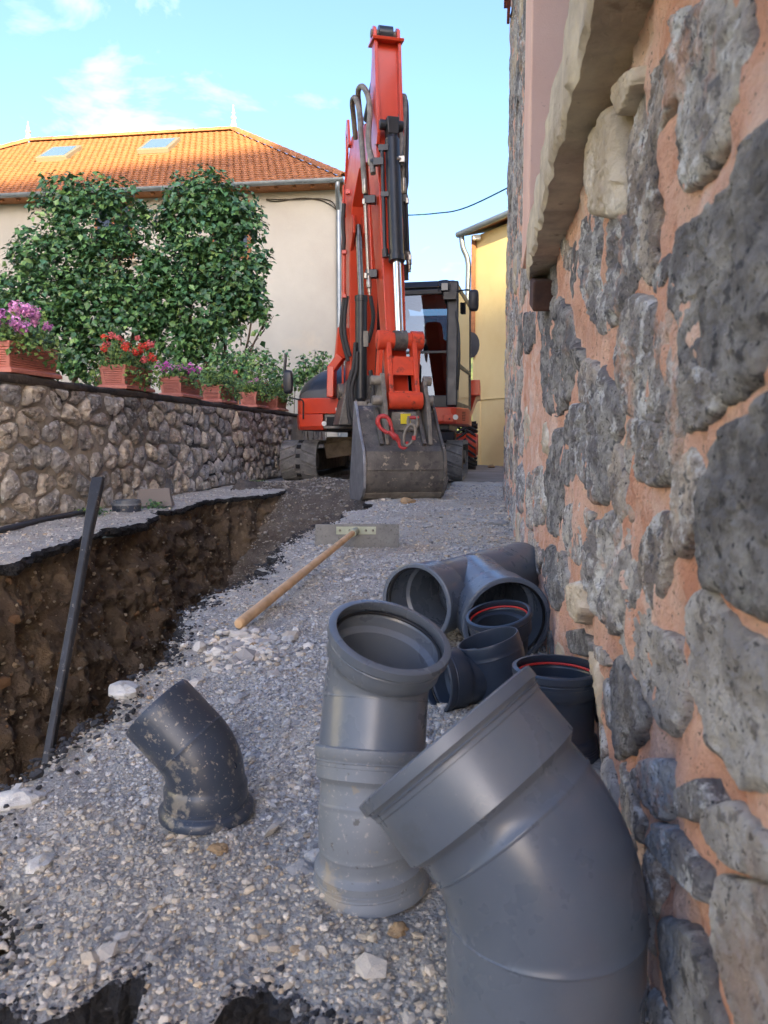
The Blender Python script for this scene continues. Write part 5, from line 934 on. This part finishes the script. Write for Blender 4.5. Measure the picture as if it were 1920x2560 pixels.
mb = MB(); mb.tube(smoothpts([at(803, 347, 7.03), at(812, 350, 6.98), at(824, 348, 6.95)], 4), .02, 10); mb.box(at(818, 350, 6.96), (.09, .06, .06)); P_('elbow_fitting', mb, 'black', ex, 35)
mb = MB(); mb.tube([at(856, 343, 6.96), at(868, 345, 7.0)], .018, 10); mb.box(at(868, 345, 7.0), (.05, .05, .05)); P_('elbow_fitting', mb, 'steel', ex, 35)
for pts in (((743, 440), (741, 480), (743, 520), (741, 545)), ((744, 640), (739, 680), (737, 715), (744, 750), (752, 780)), ((749, 640), (744, 690), (746, 730), (756, 770)), ((800, 640), (806, 680), (803, 710), (795, 740))):
    hose([at(u, v, 8.3) for u, v in pts], .022, 'hosedark')
for pts in (((768, 740), (764, 790), (755, 830), (757, 870), (762, 905)), ((772, 760), (770, 800), (760, 840), (763, 880), (764, 910)), ((760, 800), (752, 840), (753, 890), (757, 915)), ((800, 800), (806, 840), (800, 880), (790, 900))):
    hose([at(u, v, 7.95) for u, v in pts], .022, 'hosedark')
hose([at(u, v, 8.6) for u, v in ((745, 440), (744, 560), (742, 700))], .02, 'hosedark')
for v in (545, 640): mb = MB(); mb.box(at(744, v, 8.28), (.05, .05, .04)); P_('pipe_clip', mb, 'orange', ex, 0, .005)
mb = MB(); mb.cyl(at(743, 540, 8.32), at(743, 645, 8.32), .02); P_('boom_line', mb, 'orange', ex, 60)
mb = MB(); mb.cyl(at(741, 430, 8.35), at(745, 470, 8.32), .014); mb.box(at(757, 415, 8.3), (.10, .06, .05)); P_('boom_bracket', mb, 'orange', ex, 40, .005)
# ---- lifting hook and shackle on the bucket link
def onb(u, v, Y=6.17): return at(u, v, Y)
hk = thing('lifting_hook', onb(840, 930), 'red safety hook hanging from the left bucket ear', 'hook')
HE = onb(831, 905, 6.24)
mb = MB(); mb.tube(smoothpts([onb(836, 935), onb(823, 925), onb(816, 912), onb(820, 901), onb(831, 899), onb(840, 906), onb(845, 920)], 6), np.array([.016]*10+[.02]*17+[.016]*10), 10); build('hook_bow', mb, M['redhook'], hk, 60)
mb = MB(); mb.tube([onb(845, 918), onb(848, 932), onb(836, 935)], [.012, .018, .016], 10); build('latch', mb, M['redhook'], hk, 60)
mb = MB(); mb.tube([onb(842, 932), onb(850, 940), onb(852, 942), onb(856, 946), onb(858, 948), onb(862, 954)], [.022, .022, .028, .028, .02, .018], 12); build('swivel', mb, M['redhook'], hk, 40)
mb = MB(); mb.tube(smoothpts([onb(861, 952), onb(864, 964), onb(873, 968), onb(880, 962), onb(878, 954)], 6), .013, 10); build('eye', mb, M['redhook'], hk, 60)
sk = thing('shackle', onb(893, 930), 'grey steel shackle with red pin on the right bucket ear', 'shackle')
mb = MB(); mb.tube(smoothpts([onb(884, 899), onb(882, 912), onb(886, 924), onb(894, 927), onb(901, 920), onb(902, 908), onb(900, 898)], 6), .015, 10); build('bow', mb, M['greysteel'], sk, 60)
mb = MB(); mb.tube([onb(882, 902), onb(905, 902)], .014, 10); build('pin', mb, M['redhook'], sk, 40)
ch = thing('chain_link', onb(885, 945), 'long grey chain link joining the shackle to the red hook', 'chain link')
mb = MB(); mb.tube(smoothpts([onb(872, 958, 6.15), onb(873, 940, 6.15), onb(881, 922, 6.15), onb(890, 917, 6.15), onb(897, 925, 6.15), onb(896, 942, 6.15), onb(888, 957, 6.15), onb(878, 963, 6.15), onb(872, 958, 6.15)], 5), .0125, 10); build('link', mb, M['greysteel'], ch, 60)
mb = MB(); mb.box(onb(894, 946, 6.14), (.03, .03, .035)); build('marker', mb, M['redhook'], ch, 30, .004)
# ------------------------------------------------------------------ dumper behind the excavator
dp = thing('site_dumper', (-.55, 13.3, 0), 'orange site dumper loaded with gravel, mostly hidden behind the excavator', 'dumper')
def wheel(x0, x1, yc, r):
    mb = MB(); w = x1-x0; pr2 = [(0, r*.55), (0, r*.86), (.06, r*.95), (.5, r*.97), (.94, r*.95), (1, r*.86), (1, r*.55)]; mb.tube([(x0+w*a, yc, r) for a, _ in pr2], [b for _, b in pr2], 40); o = build('wheel', mb, M['tyre'], dp, 40)
    for i in range(22):
        a = 2*math.pi*i/22
        for sd in (0, 1):
            mb = MB(); p = []
            for f in (0, 1):
                aa = a+f*.30+sd*.14; x = x0+w*(.5+(.5*f)*(1 if sd else -1)); 
                for da, rr4 in ((-.055, .93), (.055, .93), (.045, 1.0), (-.045, 1.0)): p.append(Vector((x, yc+r*rr4*math.cos(aa+da), r+r*rr4*math.sin(aa+da))))
            mb.hexa(p); build('tread_bar', mb, M['tyre'], o, 0)
    mb = MB(); mb.tube([(x0-.01, yc, r), (x1+.01, yc, r)], r*.5, 24); build('rim', mb, M['orange'], o, 40)
wheel(-.52, -.20, 13.05, .41); wheel(-1.7, -1.38, 13.05, .41); wheel(-.52, -.20, 14.8, .41)
mb = MB(); mb.box((-.95, 13.9, .55), (.8, 2.3, .25)); build('chassis', mb, M['black'], dp, 0, .02)
zt_ = at(1030, 822, 12.6).z; xR = at(1037, 830, 12.7).x
mb = MB(); ring_ = lambda z, x0, x1, y0, y1: [Vector((x0, y0, z)), Vector((x1, y0, z)), Vector((x1, y1, z)), Vector((x0, y1, z))]
mb.loft([ring_(.75, -1.4, xR-.22, 12.9, 13.8), ring_(zt_-.26, -1.75, xR-.06, 12.5, 14.1), ring_(zt_-.25, -1.8, xR, 12.45, 14.15), ring_(zt_, -1.8, xR, 12.45, 14.15), ring_(zt_, -1.76, xR-.04, 12.5, 14.1), ring_(zt_-.1, -1.74, xR-.06, 12.55, 14.05)]); build('skip', mb, M['orange'], dp, 30, .012)
gx, gy = np.meshgrid(np.linspace(0, 1, 24), np.linspace(0, 1, 24)); GX = -1.74+(xR-.06+1.74)*gx; GY = 12.55+1.5*gy; mb = MB(); mb.grid(np.stack([GX, GY, zt_-.10+.30*np.sin(gx*math.pi)*np.sin(gy*math.pi)+.03*fbm(np.stack([GX, GY, GX*0], -1), 5, 3, 7)], -1)); build('gravel_load', mb, M['street'], dp, 180)
mb = MB(); c = at(1018, 745, 12.2); mb.loft([[c+Vector((math.cos(a)*.13*k, d, math.sin(a)*.2*k)) for a in np.linspace(0, 2*math.pi, 16, endpoint=False)] for d, k in ((0, 1), (.05, .8))]); mb.tube([c+Vector((-.05, .03, 0)), c+Vector((-.15, .5, .1)), c+Vector((-.3, 1.2, -.5))], .012, 6); build('mirror', mb, M['blackplastic'], dp, 40)
# ------------------------------------------------------------------ drain fittings
def fitting(t, P0, a0, side, Rr, L0, ang, Rb, L1, sock0=0, sock1=0, mat='pvc', name='body', seam=True, n=72, wall=.93, sk=1.13, bead=1.20, seal0=None, seal1=None, gap=.004):
    a0 = Vector(a0).normalized(); side = Vector(side); side = (side-a0*side.dot(a0)).normalized(); P0 = Vector(P0); TL = L0+ang*Rb+L1; bn = a0.cross(side).normalized()
    def c(q):
        if q <= L0: return P0+a0*q, a0, side
        if q <= L0+ang*Rb and ang > 0:
            th = (q-L0)/Rb; return P0+a0*L0+a0*(Rb*math.sin(th))+side*(Rb*(1-math.cos(th))), a0*math.cos(th)+side*math.sin(th), side*math.cos(th)-a0*math.sin(th)
        th = ang; p = P0+a0*L0+a0*(Rb*math.sin(th))+side*(Rb*(1-math.cos(th))); d = a0*math.cos(th)+side*math.sin(th); return p+d*(q-L0-ang*Rb), d, side*math.cos(th)-a0*math.sin(th)
    st = []                                   # (s, outer, inner)
    def add(q, o, i): st.append((q, Rr*o, Rr*i))
    if sock0:
        b = .011; add(0, bead-.04, sk-.06); add(.0015, bead, sk-.06); add(b, bead, sk-.03); add(b+.002, bead-.035, sk+.0); add(b+.005, sk+.012, sk+.03); add(b+.010, sk+.012, sk-.05); add(b+.0105, sk, sk-.05); add(sock0, sk, sk-.05); add(sock0+.005, 1.02, wall); add(sock0+.007, 1., wall)
    else: add(0, .975, wall+.015); add(.004, 1., wall)
    q0 = sock0+.008 if sock0 else .006; q1 = TL-(sock1+.008 if sock1 else .006); m = max(8, int(ang*18)+6)
    for k in range(1, m): add(q0+(q1-q0)*k/m, 1., wall)
    if seam and ang > 0:
        for q in (L0+.002, L0+ang*Rb-.002):
            if q0+.004 < q < q1-.004:
                for dq, e in ((-.0016, 0), (-.0006, .012), (.0006, .012), (.0016, 0)): add(q+dq, 1+e, wall)
    if sock1:
        b = .011
        for q, o, i in ((sock1+.007, 1., wall), (sock1+.005, 1.02, wall), (sock1, sk, sk-.05), (b+.0105, sk, sk-.05), (b+.010, sk+.012, sk-.05), (b+.005, sk+.012, sk+.03), (b+.002, bead-.035, sk), (b, bead, sk-.03), (.0015, bead, sk-.06), (0, bead-.04, sk-.06)): add(TL-q, o, i)
    else: add(TL-.004, 1., wall); add(TL, .975, wall+.015)
    st.sort(key=lambda x: x[0]); secs = []
    for q, o, i in st: p, d, s_ = c(q); secs.append([p+(s_*math.cos(2*math.pi*k/n)+bn*math.sin(2*math.pi*k/n))*o for k in range(n)])
    for q, o, i in reversed(st): p, d, s_ = c(q); secs.append([p+(s_*math.cos(2*math.pi*k/n)+bn*math.sin(2*math.pi*k/n))*i for k in range(n)])
    secs.append(secs[0]); mb = MB(); mb.loft(secs, False); o = build(name, mb, M[mat], t, 45)
    for sl_, q in ((seal0, .0135), (seal1, TL-.0135)):
        if sl_:
            p, d, s_ = c(q); mb = MB(); mb.tube([p+(s_*math.cos(2*math.pi*k/n)+bn*math.sin(2*math.pi*k/n))*Rr*(sk-.085) for k in range(n+1)], Rr*.036, 8, False); build('seal', mb, M[sl_], o, 60)
    return c(0), c(TL), o
def fthing(loc, label, nm='pipe_elbow', cat='pipe elbow', grp=None): return thing(nm, loc, label, cat, grp)
GRP = 'drain fittings piled against the wall'
# A muddy black elbow standing alone by the trench
tA = fthing((-.375, .945, 0), 'mud splashed black elbow standing alone on the gravel near the trench', grp=None)
fitting(tA, (-.368, .937, .002), (.0, 0, 1), (-1, .10, 0), .0515, .046, R(47), .066, .068, sock0=.040, mat='pvcblack', sk=1.07, bead=1.21)
# B dirty grey bend standing on its rim, C bend plugged into it
tB = fthing((-.123, .82, 0), 'mud stained grey bend carrying another elbow in its top socket', grp=GRP)
e0_, eB, oB = fitting(tB, (-.124, .805, .002), (-.06, -.02, 1), (.20, 1, 0), .0555, .05, R(22), .11, .06, sock0=.030, sock1=.034, mat='pvcdirty', sk=1.12, bead=1.18, seal1='sealblack')
tC = fthing(eB[0], 'grey elbow plugged upright into the mud stained bend, round mouth open', grp=GRP)
dB = eB[1]; fitting(tC, eB[0]-dB*.022, dB, (.45, -1, 0), .061, .075, R(40), .066, .040, sock1=.034, mat='pvc', sk=1.10, bead=1.18, seal1='sealblack')
# D the big grey elbow in the foreground
tD = fthing((.05, .615, 0), 'big grey elbow in the foreground leaning its socket over the others', grp=GRP)
fitting(tD, (.052, .612, .002), (0, .0, 1), (-.93, .36, 0), .0815, .105, R(45), .105, .088, sock1=.064, mat='pvc', sk=1.10, bead=1.17, seal1='sealblack', n=110)
# E branch fitting lying down
tE = fthing((-.03, 2.0, 0), 'large grey branch pipe lying on the gravel with its mouth towards the viewer', 'branch_pipe', 'branch pipe', GRP)
RE = .085; dE = Vector((.465, .885, 0)).normalized(); bE = Vector((.31, -.94, -.1)).normalized(); cE = Vector((.05, 1.74, .1))-bE*.29; cE.z = .112
fitting(tE, cE-dE*.27, dE, (0, 0, 1), RE, .58, 0, .1, 0, sock0=.09, mat='pvc', sk=1.08, bead=1.14, n=80, seal0='sealblack', name='run')
fitting(tE, cE+bE*.29, -bE, (0, 0, 1), .092, .285, 0, .1, 0, sock0=.085, mat='pvc', sk=1.10, bead=1.16, n=80, seal0='sealblack', name='branch')
# F, G dark elbows in front of the branch mouth, I socket lying behind, H upright coupling with red seal
tF = fthing((.035, 1.57, 0), 'dark elbow with red seal poking out before the branch pipe mouth', grp=GRP)
fitting(tF, (.032, 1.66, .04), (.0, -.35, .62), (-.12, -.3, 1), .060, .05, R(20), .08, .022, sock1=.036, mat='pvcblue', sk=1.12, bead=1.18, seal1='sealred')
tG = fthing((.0, 1.42, 0), 'plain ended dark grey elbow between the blue coupling and the tall grey elbow', grp=GRP)
fitting(tG, (.028, 1.42, .005), (-.08, -.12, 1), (-.25, .1, 0), .059, .03, R(14), .3, .025, mat='pvcblue', sk=1.12)
tI = fthing((-.075, 1.40, 0), 'small dark socket lying in the shadow behind the tall grey elbow', 'pipe_socket', 'pipe socket', GRP)
fitting(tI, (-.088, 1.36, .06), (.9, .55, .0), (0, 0, 1), .050, .09, 0, .1, 0, sock0=.045, mat='pvcblue', sk=1.12, bead=1.17, seal0='sealblack')
tH = fthing((.085, 1.21, 0), 'upright dark blue coupling with a red seal against the wall', 'pipe_coupling', 'pipe coupling', GRP)
fitting(tH, (.112, 1.2, .002), (0.0, 0, 1), (1, 0, 0), .060, .142, 0, .1, 0, sock0=.03, sock1=.036, mat='pvcblue', sk=1.10, bead=1.16, seal1='sealred', n=80)
# ------------------------------------------------------------------ rake (gravel spreader)
rk = thing('gravel_rake', (-.6, 3.43, 0), 'wooden handled gravel spreader lying on the gravel, steel blade upright', 'rake')
b0, b1 = Vector((-.79, 3.42, .0)), Vector((-.405, 3.47, .0)); ub = Vector((.02, .03, 1)).normalized(); mb = MB(); th = Vector((0, .004, 0)); mb.hexa([b0, b1, b1+th, b0+th, b0+ub*.112, b1+ub*.112, b1+ub*.112+th, b0+ub*.112+th]); bl = build('blade', mb, M['bladest'], rk, 0, .0015)
mm = b0.lerp(b1, .49); xx_ = (b1-b0).normalized(); mb = MB(); c = mm+ub*.083+Vector((0, -.004, 0)); mb.hexa([c-xx_*.092-ub*.018, c+xx_*.092-ub*.018, c+xx_*.092-ub*.018+th, c-xx_*.092-ub*.018+th, c-xx_*.092+ub*.018, c+xx_*.092+ub*.018, c+xx_*.092+ub*.018+th, c-xx_*.092+ub*.018+th]); pt_ = build('mounting_plate', mb, M['plate'], bl, 0, .001)
for k in (-.075, -.03, .045, .078): mb = MB(); q = c+xx_*k; mb.tube([q, q+Vector((0, -.006, 0))], [.006, .004], 10); build('rivet', mb, M['greysteel'], bl, 40)
hA = c+Vector((0, -.03, 0)); hB = Vector((-.640, 1.88, .020)); hd_ = (hB-hA).normalized()
mb = MB(); mb.tube([c, hA+hd_*.01, hA+hd_*.06], [.016, .0175, .0175], 14); build('ferrule', mb, M['plate'], rk, 40)
mb = MB(); mb.tube([hA+hd_*.02, hA+hd_*.5, hB-hd_*.02, hB-hd_*.006, hB], [.0125, .014, .015, .014, .010], 18); build('handle', mb, M['woodpale'], rk, 50)
# ------------------------------------------------------------------ iron bar standing in the trench
ib = thing('digging_bar', (-.735, .92, -.9), 'black iron digging bar with flat chisel end standing in the trench', 'digging bar')
t0 = at(212, 1032, 1.55); t1 = at(103, 1640, 1.28); dd = (t1-t0).normalized(); bot = t1+dd*.75; sx_ = dd.cross(Vector((0, -1, 0))).normalized(); fy_ = sx_.cross(dd)
secs = []
for d, w_, h_, ch in ((0, .0138, .005, .002), (.02, .0142, .0065, .002), (.09, .0112, .009, .003), (.14, .0092, .0092, .0032), (.2, .0088, .0088, .0034), (.6, .0088, .0088, .0034), (1.25, .0088, .0088, .0034)):
    q = t0+dd*d; secs.append([q+sx_*a+fy_*b for a, b in ((-w_+ch, -h_), (w_-ch, -h_), (w_, -h_+ch), (w_, h_-ch), (w_-ch, h_), (-w_+ch, h_), (-w_, h_-ch), (-w_, -h_+ch))])
mb = MB(); mb.loft(secs); build('bar', mb, M['ironbar'], ib, 25, .0012)
# ------------------------------------------------------------------ offcuts on the bench, conduit by the wall
def ringpart(t, c, r, h, mat, a0=0, a1=2*math.pi, tilt=None, nm='ring', wl_=.006):
    n = 40; secs = []; T = tilt or Matrix.Identity(3)
    for k in range(n+1):
        a = a0+(a1-a0)*k/n; d = Vector((math.cos(a), math.sin(a), 0)); secs.append([Vector(c)+T @ (d*r), Vector(c)+T @ (d*r+Vector((0, 0, h))), Vector(c)+T @ (d*(r-wl_)+Vector((0, 0, h))), Vector(c)+T @ (d*(r-wl_))])
    mb = MB(); mb.loft(secs, abs(a1-a0) < 6.2); return build(nm, mb, M[mat], t, 40)
g0 = atZ(262, 1108); g0.y += .08
tr_ = thing('pipe_ring', g0, 'two stacked grey pipe rings cut off and left beside the field stone wall', 'pipe ring')
ringpart(tr_, g0+Vector((0, 0, .004)), .098, .055, 'pvcblack'); ringpart(tr_, g0+Vector((.004, 0, .062)), .093, .022, 'pvc'); ringpart(tr_, g0+Vector((0, 0, .05)), .102, .012, 'pvcdirty')
g1 = atZ(238, 1092); ts = thing('pipe_shard', g1, 'curved grey pipe shard leaning upright left of the stacked rings', 'pipe shard', 'broken pipe pieces by the field stone wall')
ringpart(ts, g1+Vector((.02, .1, .01)), .10, .13, 'pvc', 2.0, 4.6, Matrix.Rotation(.45, 3, 'Y') @ Matrix.Rotation(.2, 3, 'X'), 'shard')
g2 = atZ(298, 1088); ts = thing('pipe_shard', g2, 'pointed dark pipe shard sticking up right of the stacked rings', 'pipe shard', 'broken pipe pieces by the field stone wall')
ringpart(ts, g2+Vector((0, .05, .02)), .11, .16, 'pvc', -.9, .9, Matrix.Rotation(.7, 3, 'Y'), 'shard'); 
g3 = atZ(325, 1096); ts = thing('pipe_offcut', g3, 'flat grey plastic offcut standing against the foot of the wall', 'offcut')
mb = MB(); mb.hexa([g3+Vector(v) for v in ((-.13, .0, .005), (.15, .04, .005), (.15, .10, .01), (-.13, .06, .01), (-.11, .06, .13), (.11, .09, .14), (.11, .096, .14), (-.11, .066, .13))]); build('sheet', mb, mk('offcut_grey', s(120, 112, 106), rough=.6), ts, 0, .002)
cp_ = [atZ(-60, 1168), atZ(0, 1154), atZ(90, 1131), atZ(160, 1117), atZ(212, 1106)]
mb = MB(); mb.tube(smoothpts([p+Vector((0, 0, .02)) for p in cp_], 6), .018, 12); tag(build('conduit', mb, M['hosedark'], None, 60), 'black plastic conduit lying along the foot of the field stone wall', 'conduit')
# ------------------------------------------------------------------ single stones one can pick out
def loose(u, v, size, mat, label, flat=.55, grp=None, elong=1.3, z=0):
    p = atZ(u, v, z); n = 16; V = []; ths = np.linspace(0, math.pi, 12); phs = np.linspace(0, 2*math.pi, n, endpoint=False); sd = rnd.random()*50; rz = Matrix.Rotation(rnd.random()*3, 3, 'Z')
    D = np.array([[math.sin(a)*math.cos(b), math.sin(a)*math.sin(b), math.cos(a)] for a in ths for b in phs]); k = 1+.34*fbm(D+sd, 1.3, 3, 7)-.22*np.abs(fbm(D+sd, 2.4, 2, 8)); D = D*k[:, None]*np.array([elong, 1, flat])*size/2
    D = np.array([rz @ Vector(d) for d in D]); lo = D[:, 2].min(); D[:, 2] -= lo+size*.08; mb = MB(); mb.grid((D+np.array(p)).reshape(12, n, 3), True); o = build('loose_stone', mb, M[mat], None, 30, base=True); return tag(o, label, 'stone', grp)
LS = [(268, 1508, .055, 'whitestone', 'white angular limestone block on the trench edge behind the black elbow'), (45, 1742, .05, 'whitestone', 'white rounded stone at the trench edge on the far left'),
 (655, 1894, .034, 'greystone', 'grey elongated pebble left of the mud stained bend'), (858, 2018, .022, 'tanstone', 'beige pebble in the gravel between the mud stained bend and the big elbow'),
 (640, 1572, .024, 'greystone', 'flat pale pebble on open gravel left of the tall grey elbow'), (622, 1386, .03, 'whitestone', 'flat white pebble right of the rake handle end'),
 (475, 1845, .024, 'tanstone', 'small tan stone below the black elbow'), (85, 1878, .028, 'whitestone', 'pale stone near the left edge of the gravel'),
 (925, 1140, .05, 'greystone', 'small grey stone to the right of the rake blade'), (880, 1090, .11, 'tanstone', 'tan broken rock below the bucket edge'),
 (1075, 1138, .10, 'greystone', 'dark flat slate by the foot of the right wall'), (510, 1395, .028, 'greystone', 'pale stone lying under the rake handle end'),
 (470, 1410, .028, 'greystone', 'rounded stone left of the rake handle end'), (545, 1402, .03, 'tanstone', 'tan stone right beside the rake handle end'), (520, 1425, .032, 'whitestone', 'little white stone nearest the viewer in the rubble at the handle end'),
 (675, 1855, .02, 'whitestone', 'white pebble touching the mud stained bend'), (1062, 1010, .12, 'tanstone', 'tan rock by the far corner of the stone house')]
for u, v, sz_, mt, lb in LS: loose(u, v, sz_, mt, lb)
n5 = 260; P5 = np.array([atZ(rnd.gauss(530, 45), rnd.gauss(1405, 22)) for _ in range(n5)]); P5[:, 2] += .006
tag(pebbles('rubble', P5, rng.lognormal(math.log(.02), .4, n5), gcols(n5, np.full(n5, .5))*1.25), 'pale stone chips heaped around the rake handle end', 'rubble', kind='stuff')
# small weeds at the foot of the field stone wall
for i, (u, v, lb) in enumerate(((205, 1112, 'small green weed beside the iron bar at the wall foot'), (335, 1098, 'tiny green weed right of the plastic offcut'), (552, 1047, 'green weed tuft at the wall foot near the left track'))):
    p = atZ(u, v); t = thing('weed', p, lb, 'weed', None); n = 90; P = np.array(p)+rng.normal(size=(n, 3))*np.array([.05, .06, .0]); P[:, 2] += rng.uniform(0, .05, n); cl = LG[rng.integers(0, 6, n)]; leaves('foliage', P, rng.normal(size=(n, 3))*.5+np.array([0, -.2, .8]), rng.uniform(.015, .035, n), cl, M['gleaf'], t)
